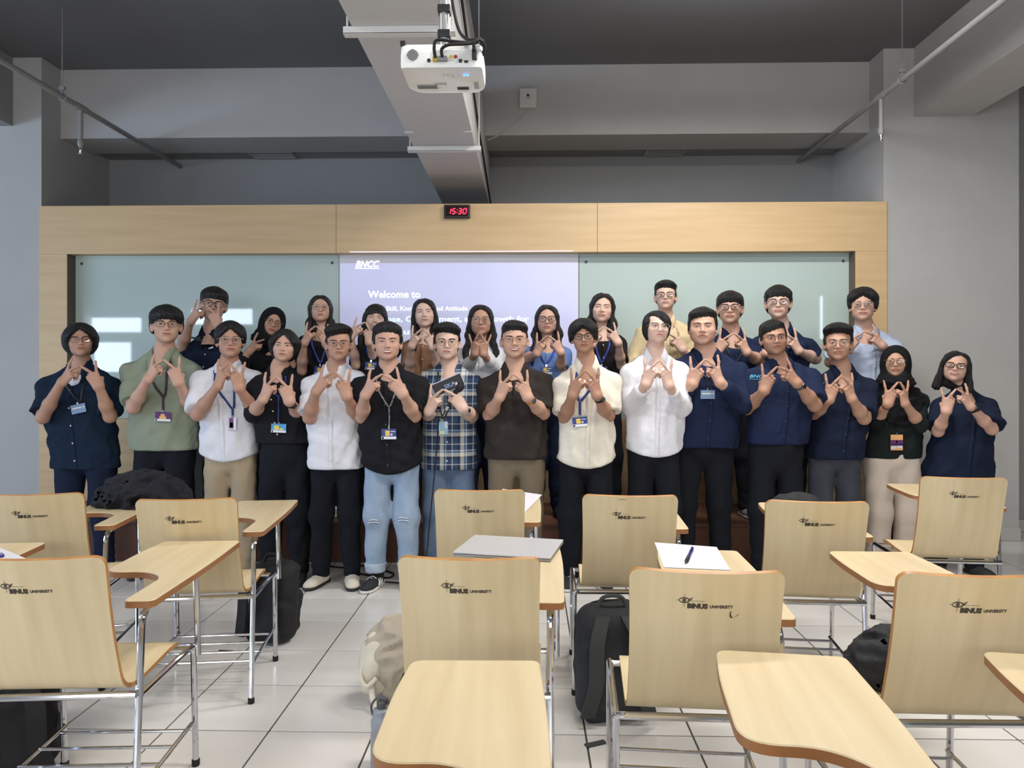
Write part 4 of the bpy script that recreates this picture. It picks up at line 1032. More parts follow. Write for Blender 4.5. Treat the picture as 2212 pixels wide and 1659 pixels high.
    for a_ in arms:
        S, E, W, B = a_['S'], a_['E'], a_['W'], a_['B']
        prims = [(W + B @ p0, W + B @ p1, r0 * hk, r1 * hk, kk * hk) for p0, p1, r0, r1, kk in HAND]
        mid = E * 0.62 + W * 0.38
        st = S * 0.6 + E * 0.4
        def fa(p, prims=prims, E=E, W=W, mid=mid, st=st):
            d = rcone(p, E, mid, 0.040 * ar, 0.0415 * ar); d = smin(d, rcone(p, mid, W, 0.040 * ar, 0.0255 * ar), 0.02)
            d = smin(d, rcone(p, st, E, 0.047 * ar, 0.039 * ar), 0.02)
            hd = None
            for q0, q1, r0, r1, kk in prims:
                x_ = rcone(p, q0, q1, r0, r1); hd = x_ if hd is None else smin(hd, x_, kk)
            return smin(d, hd, 0.022)
        pts = np.array([E, W, st] + [q[1] for q in prims]); lo = pts.min(0) - 0.06; hi = pts.max(0) + 0.06
        if P.get('long'):                                   # only what the sleeve leaves bare
            cut = E * (1 - P['long']) + W * P['long']; dirv = unit(W - E)
            f2 = lambda p, fa=fa, cut=cut, dirv=dirv: np.maximum(fa(p), -((p - cut) @ dirv) - 0.03)
        else: f2 = fa
        addpatch(*surf(f2, lo, hi, 0.0052))
    # ---- head and neck
    NB = np.array([xc * .75 + HC[0] * .25, Y + 0.028, min(max(zs + 0.085, C[2] - 0.034), zs + 0.17)])
    nr = (0.043 if fem else 0.050) * (1 + 0.2 * fat) * max(hs, .92)
    n_top = to_world(np.array([0, -0.022, -0.045]))
    chest = np.array([xc, Y + 0.0, zs - 0.07])
    def fh(p):
        q = to_head(p)
        d = np.minimum(head_sdf(q, fat), 9)
        if not P.get('noears'): d = smin(d, ear_sdf(q), 0.006)
        d = d * hs
        d = smin(d, rcone(p, n_top, NB, nr, nr * 1.06), 0.022)
        return smin(d, rcone(p, NB, chest, nr * 1.05, 0.082), 0.05)
    addpatch(*surf(fh, HC - (0.16, 0.17, 0.30), HC + (0.16, 0.17, 0.15), 0.0046))
    hem = at(xc * 0 + 1143, P['hem'], Y)[2] if 'hem' in P else zb + 0.50 * H
    hw_sh = (SR[0] - SL[0]) / 2
    xh = xc
    if 'tx' in P:
        a_, b_ = at(P['tx'][0], P['hem'], Y - 0.05)[0], at(P['tx'][1], P['hem'], Y - 0.05)[0]; xh = (a_ + b_) / 2; P.setdefault('hemw', (b_ - a_) / 2)
    def x0(z): return xc + (xh - xc) * np.clip((zs - 0.1 - z) / max(zs - 0.1 - hem, .05), 0, 1)
    # torso and legs under the clothes
    hip = zb + 0.50 * H; hx = 0.080 * k
    def fl(p):
        d = rcone(p, (xc, Y + .02, zs - .08), (xh, Y + .02, hip + .12), 0.08, 0.07)
        for sd in (-1, 1):
            d = smin(d, rcone(p, (xh + sd * hx, Y + .02, hip - .06), (xh + sd * hx * 1.2, Y + .02, zb + .08), 0.035, 0.025), 0.005)
        return d
    addpatch(*surf(fl, (xc - .3, Y - .15, zb + .04), (xc + .3, Y + .2, zs + .03), 0.024))
    mesh_obj('body', np.concatenate(bodyV), np.concatenate(bodyF), skin, root)
    # ---- shirt
    ac = P.get('chest', max(0.150 if fem else 0.165, hw_sh * 1.05)) * (1 + .12 * fat); ah = P.get('hemw', ac * 1.05); aw = P.get('waist', (ac + ah) / 2 * (0.95 if fem else 0.99))
    bd = P.get('depth', 0.112 if fem else 0.118) * (1 + .35 * fat)
    zz = np.array([hem - .1, hem, (hem + zs) / 2, zs - 0.13, zs - .02, zs + .06]); aa = np.array([ah * 1.01, ah, aw, ac, ac * 0.97, ac * .8]); bb = np.array([bd * 1.02, bd * 1.02, bd * 1.0, bd, bd * .82, bd * .55])
    seed = P.get('seed', 1); cfold = P.get('fold', 0.0055)
    hemc = P.get('hemc', 0.0)
    slr = (0.068 if not P.get('long') else 0.054) * ar * P.get('sler', 1.0)
    def fs(p, folded=True):
        x, y, z = p[:, 0] - x0(p[:, 2]), p[:, 1] - Y - 0.008, p[:, 2]
        a = np.interp(z, zz, aa); b = np.interp(z, zz, bb)
        d = ((np.abs(x / a) ** 2.5 + np.abs(y / b) ** 2.3) ** (1 / 2.4) - 1) * b * 0.95
        d = smax(d, z - (zs + 0.0), 0.08)
        for S in (SL, SR):
            d = smin(d, rcone(p, NB + (0, 0, -0.026), S + (0, 0, -0.002), nr * 0.98, 0.055 * ar), 0.045)
        for a_ in arms:
            S, E, W = a_['S'], a_['E'], a_['W']
            if P.get('long'):
                cut = E * (1 - P['long']) + W * P['long']
                s1 = smin(rcone(p, S, E, 0.062 * ar, slr), rcone(p, E, cut, slr, slr * 0.80), 0.03)
                s1 = smax(s1, (p - cut) @ unit(W - E), 0.008)
            else:
                cut = S * (1 - sl) + E * sl
                s1 = rcone(p, S, cut, 0.062 * ar, slr * P.get('flare', 1.14)); s1 = smax(s1, (p - cut) @ unit(E - S), 0.008)
            d = smin(d, s1, 0.028)
        for sd, S in ((-1, SL), (1, SR)):
            if not any(a_['side'] == sd for a_ in arms): d = smin(d, rcone(p, S, S + (sd * .03, .02, -.27), .06 * ar, .055 * ar), .03)
        if folded: d = d + folds(p * np.array([1, 1, .7]), 26, cfold, seed) + folds(p, 60, cfold * .25, seed + 4)
        d = smax(d, (hem + hemc * (x / ah) ** 2 * (1 if hemc > 0 else 1)) - z, 0.010)
        # neck opening
        zv = NB[2] - 0.012 - P.get('vneck', 0.045)
        dv = np.maximum((np.abs(p[:, 0] - xc) * 0.9 - (p[:, 2] - zv) * 0.62), p[:, 1] - NB[1] + 0.02)
        d = smax(d, -dv, 0.006)
        return d
    pts = np.array([SL, SR] + [a_['E'] for a_ in arms] + ([a_['W'] for a_ in arms] if P.get('long') else []))
    lo = np.minimum(pts.min(0) - .11, (min(xc, xh) - ah - .06, Y - bd - .07, hem - .03)); hi = np.maximum(pts.max(0) + .11, (max(xc, xh) + ah + .06, Y + bd + .08, zs + .13))
    shirt = sdf_obj('shirt', fs, lo, hi, P.get('vox', 0.0105), P['shirt'], root, off)
    def front(x, z, f=fs, y0=None, y1=None):
        """depth of the first cloth surface at world x, z (arrays)"""
        x = np.atleast_1d(np.asarray(x, float)); z = np.atleast_1d(np.asarray(z, float)); ys = np.linspace(Y - bd - 0.10, Y + 0.10, 90)
        PP = np.stack([np.repeat(x, 90), np.tile(ys, len(x)), np.repeat(z, 90)], 1)
        D = (fb_ if f is fs else f)(PP).reshape(len(x), 90); ins_ = D < 0; i = np.where(ins_.any(1), ins_.argmax(1), 45); i = np.maximum(i, 1)
        r_ = np.arange(len(x)); d0, d1 = D[r_, i - 1], D[r_, i]; t = np.clip(d0 / (d0 - d1 + 1e-9), 0, 1)
        return ys[i - 1] + t * (ys[1] - ys[0])
    # torso without sleeves for laying things on the chest
    keep_arms = arms
    def fb_(p):
        x, y, z = p[:, 0] - x0(p[:, 2]), p[:, 1] - Y - 0.008, p[:, 2]
        a = np.interp(z, zz, aa); b = np.interp(z, zz, bb)
        d = ((np.abs(x / a) ** 2.5 + np.abs(y / b) ** 2.3) ** (1 / 2.4) - 1) * b * 0.95
        d = smax(d, z - (zs + 0.0), 0.08)
        for S in (SL, SR): d = smin(d, rcone(p, NB + (0, 0, -0.026), S + (0, 0, -0.002), nr * 0.98, 0.055 * ar), 0.045)
        return d + folds(p * np.array([1, 1, .7]), 26, cfold, seed)
    # collar, placket
    if P.get('collar', True):
        cm = P.get('collar_mat', P['shirt'])
        for sd in (-1, 1):
            n = 14; rows = []
            zfr = NB[2] - 0.007 - P.get('vneck', 0.045)
            yfr = front(xc, zfr)[0] - 0.004
            for i in range(n + 1):
                th = PI * i / n; t = i / n                          # 0 = back, pi = front centre
                rr = nr + 0.006
                cxn = NB[0] * (1 - t) + xc * t
                w_ = float(ss(np.array(t), .45, 1.0))
                ix = cxn + sd * math.sin(th) * rr * 1.02 + sd * 0.004 * w_; iy = (NB[1] + math.cos(th) * rr * 1.02) * (1 - w_) + yfr * w_
                zt = (NB[2] + 0.030 - 0.016 * t) * (1 - w_) + zfr * w_
                out_ = 0.020 + 0.026 * w_
                ox = ix + sd * out_ * (math.sin(th) * (1 - w_) + w_ * 1.0); oy = iy + math.cos(th) * 0.016 * (1 - w_) + 0.004 * w_
                zo = zt - 0.036 - 0.016 * w_ + 0.010 * float(ss(np.array(t), .9, 1.0))
                rows.append(((ix, iy, zt - .026), (ix, iy, zt), (ix + (ox - ix) * .35, iy + (oy - iy) * .35, zt + .001 - .006 * w_), (ox, oy, zo)))
            V = []; F = []
            for rw_ in rows:
                for q_ in rw_: V.append(np.array(q_))
            V = np.array(V)
            # keep the flap outside the cloth
            dd_ = fb_(V); gn = np.array([fb_(V + e_) - dd_ for e_ in np.eye(3) * 1e-3]).T; gn /= np.linalg.norm(gn, axis=1)[:, None] + 1e-9
            push = np.maximum(0, 0.006 - dd_); V = V + gn * push[:, None] * np.array([0 if i % 4 == 0 else 1 for i in range(len(V))])[:, None]
            m = len(V); Vn = np.concatenate([V, V + np.array([0, 0.0, 0]) - gn * 0.0035])
            for i in range(n):
                for j in range(3):
                    a = i * 4 + j; F += [(a, a + 1, a + 5, a + 4), (m + a, m + a + 4, m + a + 5, m + a + 1)]
            for i in range(n): F += [(i * 4 + 3, m + i * 4 + 3, m + i * 4 + 7, i * 4 + 7)]
            F.append((n * 4, n * 4 + 1, m + n * 4 + 1, m + n * 4)); F.append((n * 4 + 1, n * 4 + 2, m + n * 4 + 2, m + n * 4 + 1)); F.append((n * 4 + 2, n * 4 + 3, m + n * 4 + 3, m + n * 4 + 2))
            mesh_obj('collar', Vn - off, F, cm, root)
    def ribbon(name, path, w, m, lift=0.004, parent=root):
        path = np.array(path); px_, pz_ = path[:, 0], path[:, 1]
        y_ = front(px_, pz_) - lift
        t = np.gradient(path, axis=0); t /= np.linalg.norm(t, axis=1)[:, None] + 1e-9
        nx, nz = -t[:, 1] * w / 2, t[:, 0] * w / 2
        a = np.stack([px_ + nx, front(px_ + nx, pz_ + nz) - lift, pz_ + nz], 1); b = np.stack([px_ - nx, front(px_ - nx, pz_ - nz) - lift, pz_ - nz], 1)
        n = len(path); V = np.concatenate([a, b, a + (0, .0025, 0), b + (0, .0025, 0)]) - off; F = []
        for i in range(n - 1): F += [(i, i + 1, n + i + 1, n + i), (2 * n + i, 3 * n + i, 3 * n + i + 1, 2 * n + i + 1), (i, 2 * n + i, 2 * n + i + 1, i + 1), (n + i, n + i + 1, 3 * n + i + 1, 3 * n + i)]
        return mesh_obj(name, V, F, m, parent)
    if P.get('placket', True):
        z0, z1 = NB[2] - 0.020 - P.get('vneck', 0.045), hem + 0.012
        if P.get('polo'): z1 = z0 - 0.12
        zp = np.linspace(z0, z1, 26); ribbon('placket', np.stack([x0(zp), zp], 1), 0.030, P['shirt'], 0.0022)
        bm_c = P.get('button', (215, 212, 205)); m = MB()
        for zq in np.linspace(z0 - 0.05, z1 + 0.05, 2 if P.get('polo') else 5):
            xq = float(x0(zq)); yq = front(xq, zq)[0] - 0.003; m.lathe([(0.0052, 0), (0.0052, 0.002), (0.003, 0.0026)], (xq - off[0], yq - off[1], zq - off[2]), 10, M=Matrix.Rotation(PI / 2, 3, 'X'))
        o_ = m.obj('buttons', mat('button_%d_%d_%d' % bm_c, bm_c, 0.4), root); o_['kind'] = 'stuff'
    if P.get('undershirt'):
        def fu_(p):
            d = rcone(p, NB, chest, nr * 1.05, 0.082) - 0.004
            return smax(smax(d, p[:, 2] - (zs + 0.030 + .4 * np.abs(p[:, 0] - xc)), .006), zs - .12 - p[:, 2], .01)
        sdf_obj('undershirt', fu_, chest - (.13, .13, .1), chest + (.13, .13, .2), 0.008, P['undershirt'], root, off)
    # chest lettering
    if 'logo' in P:
        txt_, lx0, lx1, lz, hgt, lm = P['logo']
        a = at(lx0, lz, Y - bd); b = at(lx1, lz, Y - bd); v, f = text_mesh(txt_, 1.0, 0.0, 0.3); v[:, 0] -= v[:, 0].min(); v[:, 0] *= (b[0] - a[0]) / v[:, 0].max(); v[:, 1] *= hgt / 0.7
        X = v[:, 0] + a[0]; Z = v[:, 1] + a[2]; ff_ = fs if P.get('logo_flat') else (lambda q_: fs(q_)); ll_ = .010 if P.get('logo_flat') else .004; yy = front(X, Z, ff_) - ll_
        V = np.stack([X, yy, Z], 1) - off; lg = mesh_obj('chest_logo', V, f, lm, root, smooth=False)
        zq = a[2] - 0.008; xs = np.linspace(a[0] - .004, b[0] + .004, 8); ya = front(xs, xs * 0 + zq, ff_) - ll_
        V = np.concatenate([np.stack([xs, ya, xs * 0 + zq], 1), np.stack([xs, ya, xs * 0 + zq - .0025], 1)]) - off
        mesh_obj('logo_rule', V, [(i, i + 8, i + 9, i + 1) for i in range(7)], lm, lg, smooth=False)
    # ---- trousers
    tm = P['trousers']; lw_ = P.get('leg', 1.0) * (0.94 if fem else 1.0); hipw = ah * 0.90 * P.get('hips', 1.0)
    sp_ = P.get('spread', 0.5) * hipw; ank = zb + P.get('cuff', 0.05)
    crotch = zb + 0.425 * H
    def ft(p):
        d = ell(p, (xh, Y + 0.015, crotch + 0.15), (hipw, bd * 0.98, 0.20))
        d = smin(d, rcone(p, (xh, Y + .015, crotch + .14), (xh, Y + .015, max(hem + .08, crotch + .16)), 0.09, 0.09), .06)
        for sd in (-1, 1):
            h0 = np.array([xh + sd * hipw * 0.50, Y + 0.015, crotch + 0.10]); kn = np.array([xh + sd * (hipw * .50 + sp_ * .12), Y + 0.0, zb + 0.27 * H]); an = np.array([xh + sd * (hipw * .48 + sp_ * .25), Y + 0.02, ank])
            lg = smin(rcone(p, h0, kn, hipw * .52 * lw_, 0.078 * lw_), rcone(p, kn, an, 0.078 * lw_, P.get('ankle', 0.060) * lw_), 0.04)
            d = smin(d, lg, 0.018)
        d = d + folds(p * np.array([1, 1, .6]), 22, 0.005, seed + 2) + 0.003 * np.sin(p[:, 2] * 95 + 3 * np.sin(p[:, 0] * 20)) * ss(zb + .35 - p[:, 2], 0, .25)
        d = smax(d, ank - p[:, 2], 0.01)
        return smax(d, p[:, 2] - (hem + 0.07), 0.01)
    sdf_obj('trousers', ft, (xh - hipw - .12, Y - .26, zb), (xh + hipw + .12, Y + .26, hem + .1), 0.0135, tm, root, off)
    if P.get('cuffs'):
        def fcf(p): return smax(smax(ft(p) - 0.006, ank - .004 - p[:, 2], .004), p[:, 2] - (ank + P['cuffs']), .006)
        sdf_obj('trouser_cuffs', fcf, (xh - hipw - .12, Y - .2, zb), (xh + hipw + .12, Y + .2, ank + .12), 0.011, mat('cuff_denim', (178, 194, 208), .9, noise=.06, nscale=10), root, off)['kind'] = 'stuff'
    for (rpx, rpy, rw) in P.get('rips', ()):
        c_ = at(rpx, rpy, Y - .08); m = MB()
        for kk, (dz, wv) in enumerate(((.012, .8), (.004, 1.0), (-.004, .95), (-.012, .7))):
            xs = np.linspace(c_[0] - rw * wv, c_[0] + rw * wv, 9); za = c_[2] + dz + .006 * np.cos(np.linspace(-1.5, 1.5, 9)) ; yr = front(xs, za, lambda q_: ft(q_)) - .002
            V = np.concatenate([np.stack([xs, yr, za + .0030], 1), np.stack([xs, yr, za - .0022], 1)]) - off; m.add(V, [(i, i + 9, i + 10, i + 1) for i in range(8)], kk % 2)
        m.obj('rip', [mat('rip_thread', (226, 230, 236), .9), mat('rip_shadow', (120, 140, 164), .9)], root)['kind'] = 'stuff'
    # ---- shoes
    for sd in (-1, 1):
        an = np.array([xh + sd * (hipw * .48 + sp_ * .25), Y + 0.02, zb]); ta = sd * R(P.get('toes', 9))
        o_ = shoe(P.get('shoe', 'black')); link_ = o_; o_.parent = root; o_.location = tuple(an - off); o_.rotation_euler = (0, 0, ta)
        for c_ in o_.children: pass
    # ---- hair or hijab
    st = P['hair']
    if st['kind'] == 'hijab':
        f_h = lambda p: hijab_sdf(to_head(p), p, None) * hs
        def f_h2(p):
            d = f_h(p)
            dr = fb_(p) - 0.016
            lowz = zs - P['hair'].get('drape', 0.16) + 0.25 * np.abs(p[:, 0] - xc) - .5 * np.maximum(0, p[:, 1] - Y)
            dr = smax(dr, lowz - p[:, 2], 0.02); dr = smax(dr, np.abs(p[:, 0] - xc) - 0.15, .03)
            return smin(d, dr + folds(p, 40, .004, 2), 0.03)
        sdf_obj('hijab', f_h2, HC - (0.24, 0.24, 0.42), HC + (0.24, 0.24, 0.18), 0.0075, P['hair_mat'], root, off)
    else:
        sd_ = P.get('seed', 1)
        f_h = lambda p: hair_sdf(to_head(p), st, sd_) * hs
        Ld = st.get('len', 0.14) * 1.15 + 0.03
        sdf_obj('hair', f_h, HC - (0.19, 0.19, max(.15, Ld)), HC + (0.19, 0.19, 0.18), 0.0060, P['hair_mat'], root, off)
    # ---- face features laid on the head surface
    def face_y(x, z):
        x = np.asarray(x, float); z = np.asarray(z, float); n = len(x); ys = np.linspace(0.125, 0.02, 80)
        q = np.stack([np.repeat(x, 80), np.tile(ys, n), np.repeat(z, 80)], 1)
        D = head_sdf(q, fat).reshape(n, 80); i = np.maximum((D < 0).argmax(1), 1); r_ = np.arange(n)
        t = np.clip(D[r_, i - 1] / (D[r_, i - 1] - D[r_, i] + 1e-9), 0, 1)
        return ys[i - 1] + t * (ys[1] - ys[0])
    def patch(x, z, lift):
        x = np.asarray(x, float).ravel(); z = np.asarray(z, float).ravel()
        return to_world(np.stack([x, face_y(x, z) + lift, z], 1)) - off
    def strip(xs, zlo, zhi, lift, rows=3):
        n = len(xs); X = np.tile(xs, rows); Z = np.concatenate([zlo + (zhi - zlo) * r_ / (rows - 1) for r_ in range(rows)])
        V = patch(X, Z, lift); F = [(r_ * n + i, r_ * n + i + 1, (r_ + 1) * n + i + 1, (r_ + 1) * n + i) for r_ in range(rows - 1) for i in range(n - 1)]
        return V, F
    eo = P.get('eye', 0.85) * 0.98
    m_w = mat('eye_white', (186, 174, 168), 0.35); m_i = mat('iris_dark', (34, 24, 20), 0.2); m_l = mat('lash_black', (26, 20, 18), 0.6)
    hairc = P.get('brow', (38, 30, 28)); m_b = mat('brow_%d_%d_%d' % hairc, hairc, 0.8)
    for sd in (-1, 1):
        u = np.linspace(-1, 1, 13); xs = sd * 0.0315 + 0.0150 * u; tl = 0.0014 * u * sd
        up = 0.003 + tl + 0.0046 * eo * (1 - u ** 2) ** 0.75; lo_ = 0.003 + tl - 0.0036 * eo * (1 - u ** 2) ** 0.9
        mV = MB(); V, F = strip(xs, lo_, up, 0.0008, 4); mV.add(V, F, 0)
        ui = np.linspace(-.42, .42, 7); xi = sd * 0.0315 + P.get('gaze', 0.0) + 0.015 * ui; rr = np.sqrt(np.clip(1 - (ui / .43) ** 2, 0, 1)) * 0.0064
        uu = (xi - sd * 0.0315) / 0.015; upi = 0.003 + 0.0046 * eo * (1 - uu ** 2) ** .75; loi = 0.003 - 0.0036 * eo * (1 - uu ** 2) ** .9
        V, F = strip(xi, np.maximum(0.0034 - rr, loi), np.minimum(0.0034 + rr, upi), 0.0014, 3); mV.add(V, F, 1)
        V, F = strip(xs * 1.0, up - 0.0002, up + 0.0019, 0.0014, 3); mV.add(V, F, 2)
        V, F = strip(xs, lo_ - 0.0007, lo_ + 0.0001, 0.0010, 2); mV.add(V, F, 2)
        mV.obj('eye', [m_w, m_i, m_l], root)
        ub = np.linspace(-1, 1, 10); xb_ = sd * (0.0335 + 0.0205 * ub * 1); zb_ = 0.0205 + P.get('browz', 0) + 0.0030 * (1 - ub ** 2) + 0.0016 * ub; th_ = P.get('browt', 0.0030 if not fem else 0.0021) * (1 - 0.55 * np.clip(ub, 0, 1) ** 2) * (1 - .4 * np.clip(-ub - .6, 0, 1))
        V, F = strip(xb_, zb_ - th_, zb_ + th_, 0.0012, 3); MB().add(V, F).obj('eyebrow', m_b, root)
    lipc = P.get('lip', tuple(int(v) for v in (P['skin'][0] * .84, P['skin'][1] * .60, P['skin'][2] * .60)))
    m_lip = mat('lip_%d_%d_%d' % lipc, lipc, 0.45); m_tooth = mat('teeth', (232, 228, 220), 0.25); m_dark = mat('mouth_dark', (70, 34, 34), 0.6)
    sm = P.get('smile', 0.0); mw = 0.0245 + 0.007 * max(sm, 0); u = np.linspace(-1, 1, 15); xs = mw * u
    cz = -0.0607 + 0.0035 * sm * u ** 2 * 2 - 0.001 * max(sm, 0); op = P.get('teeth', 0.0) * (1 - u ** 2) ** .7
    mV = MB()
    upz = cz + op * .25 + 0.0060 * (1 - u ** 2) ** .8 * (1 - 0.12 * np.exp(-(u / .16) ** 2)); loz = cz - op - 0.0078 * (1 - u ** 2) ** .8
    V, F = strip(xs, cz + op * .25, upz, 0.0010); mV.add(V, F, 0)
    V, F = strip(xs, loz, cz - op, 0.0010); mV.add(V, F, 0)
    if P.get('teeth', 0) > 0:
        V, F = strip(xs, cz - op, cz + op * .25, 0.0018, 4); mV.add(V, F, 1)
    V, F = strip(xs, cz - op - 0.0006, cz - op + 0.0005, 0.0021, 2); mV.add(V, F, 2)
    if P.get('teeth', 0) > 0: V, F = strip(xs, cz + op * .25 - .0005, cz + op * .25 + .0005, 0.0021, 2); mV.add(V, F, 2)
    mV.obj('lips', [m_lip, m_tooth, m_dark], root)
    # ---- glasses
    if 'glasses' in P:
        gs = P['glasses']; gm = mat('frame_%s' % gs['name'], gs['col'], 0.3, gs.get('metal', 0.0)); r_ = gs.get('r', 0.0013)
        gy = 0.103; gw, gh, gz = gs.get('w', 0.0255), gs.get('h', 0.0195), gs.get('z', -0.001); pw = gs.get('p', 2.6)
        g = MB()
        for sd in (-1, 1):
            rim = []
            for t in np.linspace(0, 2 * PI, 33)[:-1]:
                c_, s_ = math.cos(t), math.sin(t); x_ = sd * 0.0335 + gw * abs(c_) ** (2 / pw) * math.copysign(1, c_); z_ = gz + gh * abs(s_) ** (2 / pw) * math.copysign(1, s_)
                rim.append((x_, gy - 0.10 * (x_ ** 2) * 20 * .35, z_))
            rimw = to_world(np.array(rim)) - off; g.tube(list(rimw), r_ * hs, 6, closed=True)
            tp = to_world(np.array([(sd * (0.0335 + gw), gy - .004, gz + gh * .45), (sd * 0.0735, gy - .02, gz + gh * .45), (sd * 0.083, 0.0, gz + gh * .3), (sd * 0.083, -0.02, gz - .004)])) - off
            g.tube(list(tp), r_ * 1.05 * hs, 6)
        bp_ = to_world(np.array([(-0.0335 + gw, gy - .001, gz + gh * .35), (-.004, gy + .004, gz + gh * .5), (.004, gy + .004, gz + gh * .5), (0.0335 - gw, gy - .001, gz + gh * .35)])) - off
        g.tube(list(bp_), r_ * hs, 6)
        go = g.obj('glasses', gm, root)
        for sd in (-1, 1):
            V = [];
            for t in np.linspace(0, 2 * PI, 25)[:-1]:
                c_, s_ = math.cos(t), math.sin(t); x_ = sd * 0.0335 + gw * .97 * abs(c_) ** (2 / pw) * math.copysign(1, c_); z_ = gz + gh * .97 * abs(s_) ** (2 / pw) * math.copysign(1, s_)
                V.append((x_, gy - 0.7 * x_ ** 2, z_))
            n = len(V); V2 = to_world(np.array(V + [(a, b - .0012, c) for a, b, c in V])) - off
            mesh_obj('lens', V2, [tuple(range(n)), tuple(range(2 * n - 1, n - 1, -1))] + [(i, n + i, n + (i + 1) % n, (i + 1) % n) for i in range(n)], LENS, go, False)
    # ---- lanyard and badge
    if 'lanyard' in P:
        ly = P['lanyard']; lm = ly['mat']; bpx = ly['badge']; bz = at(1143, bpx[1], Y - bd)[2]; bxx = at(bpx[0], bpx[1], Y - bd - .02)[0]
        jz = bz + ly.get('join', 0.10); lo_o = None
        for sd in (-1, 1):
            a = np.array([xc + sd * (nr + 0.022), zs + 0.030]); b = np.array([bxx + sd * 0.006, jz]); t = np.linspace(0, 1, 22)[:, None]
            path = a * (1 - t) + b * t; path[:, 0] += sd * 0.012 * np.sin(PI * t[:, 0])
            rb = ribbon('lanyard', path, ly.get('w', 0.013), lm, 0.006)
            lo_o = lo_o or rb
        t = np.linspace(0, 1, 8)[:, None]; path = np.array([bxx, jz]) * (1 - t) + np.array([bxx, bz + ly.get('bh', .028) + .008]) * t
        ribbon('lanyard', path, ly.get('w', 0.013) * .9, lm, 0.008)
        w_, h_ = ly.get('bw', 0.043), ly.get('bh', 0.028); yb = front(bxx, bz)[0] - 0.012; c_ = np.array([bxx, yb, bz]) - off
        bt = Matrix.Rotation(R(ly.get('tilt', 0)), 4, 'Y'); bt = Matrix.Translation(Vector(c_)) @ bt
        bo_ = MB().box((-w_, -.0018, -h_), (w_, .0018, h_), 0.0012, M=bt).obj('badge', mat('badge_%d_%d_%d' % ly['card'][0], ly['card'][0], 0.35), root)
        for (x0_, z0_, x1_, z1_, cc) in ly['card'][1]:
            MB().box((-w_ + 2 * w_ * x0_, -.0026, -h_ + 2 * h_ * z0_), (-w_ + 2 * w_ * x1_, -.0015, -h_ + 2 * h_ * z1_), M=bt).obj('badge_print', mat('badge_%d_%d_%d' % cc, cc, 0.4), bo_, smooth=False)
        MB().box((-.006, -.003, h_ - .002), (.006, .002, h_ + .014), .001, M=bt).obj('badge_clip', M_CHROME, bo_)
    # ---- watch
    for sd, wt in ((-1, P.get('watch_l')), (1, P.get('watch_r'))):
        if not wt: continue
        for a_ in arms:
            if a_['side'] != sd: continue
            E, W, n = a_['E'], a_['W'], a_['n']; ax_ = unit(W - E); c_ = W - ax_ * 0.022; nn = unit(n - (n @ ax_) * ax_); tt = np.cross(ax_, nn); rr = 0.0275 * ar + .001
            m = MB(); ring = [c_ + rr * (nn * math.cos(t) + tt * math.sin(t)) - off for t in np.linspace(0, 2 * PI, 21)[:-1]]
            V = []
            for t in np.linspace(0, 2 * PI, 25)[:-1]:
                o_ = nn * math.cos(t) + tt * math.sin(t)
                for rr_, aa_ in ((rr, -.009), (rr + .003, -.009), (rr + .003, .009), (rr, .009)): V.append(c_ + o_ * rr_ + ax_ * aa_ - off)
            m.add(V, [(4 * i + j, 4 * ((i + 1) % 24) + j, 4 * ((i + 1) % 24) + (j + 1) % 4, 4 * i + (j + 1) % 4) for i in range(24) for j in range(4)])
            wo = m.obj('watch', wt['band'], root, sharp=60)
            if wt.get('beads'): continue
            Mr = Matrix((tuple(tt), tuple(ax_), tuple(nn))).transposed(); fr = wt.get('r', 0.017)
            cc = c_ + nn * (rr + .001) - off
            if wt.get('square'):
                m = MB(); m.box((-fr * .6, -fr, 0), (fr * .6, fr, 0.008), 0.003, M=Matrix.Translation(Vector(cc)) @ Mr.to_4x4()); m.obj('watch_face', wt['face'], wo)
            else:
                MB().lathe([(fr, 0), (fr * 1.08, 0.003), (fr, 0.009)], tuple(cc), 22, M=Mr).obj('watch_case', wt['case'], wo)
                MB().lathe([(fr * .86, 0.0088), (fr * .86, 0.0098)], tuple(cc), 22, M=Mr).obj('watch_face', wt['face'], wo)
    return dict(root=root, off=off, front=front, arms=arms, xc=xc, zs=zs, Y=Y, to_world=to_world, hs=hs)
# thin spectacle lens: clear with a faint mirror sheen
LENS = bpy.data.materials.new('spectacle_lens'); LENS.use_nodes = True
_nt = LENS.node_tree; _nt.nodes.clear(); _o = _nt.nodes.new('ShaderNodeOutputMaterial'); _t = _nt.nodes.new('ShaderNodeBsdfTransparent'); _g = _nt.nodes.new('ShaderNodeBsdfGlossy'); _m = _nt.nodes.new('ShaderNodeMixShader'); _f = _nt.nodes.new('ShaderNodeFresnel')
_g.inputs['Roughness'].default_value = 0.03; _f.inputs[0].default_value = 1.45
_nt.links.new(_f.outputs[0], _m.inputs[0]); _nt.links.new(_t.outputs[0], _m.inputs[1]); _nt.links.new(_g.outputs[0], _m.inputs[2]); _nt.links.new(_m.outputs[0], _o.inputs[0])
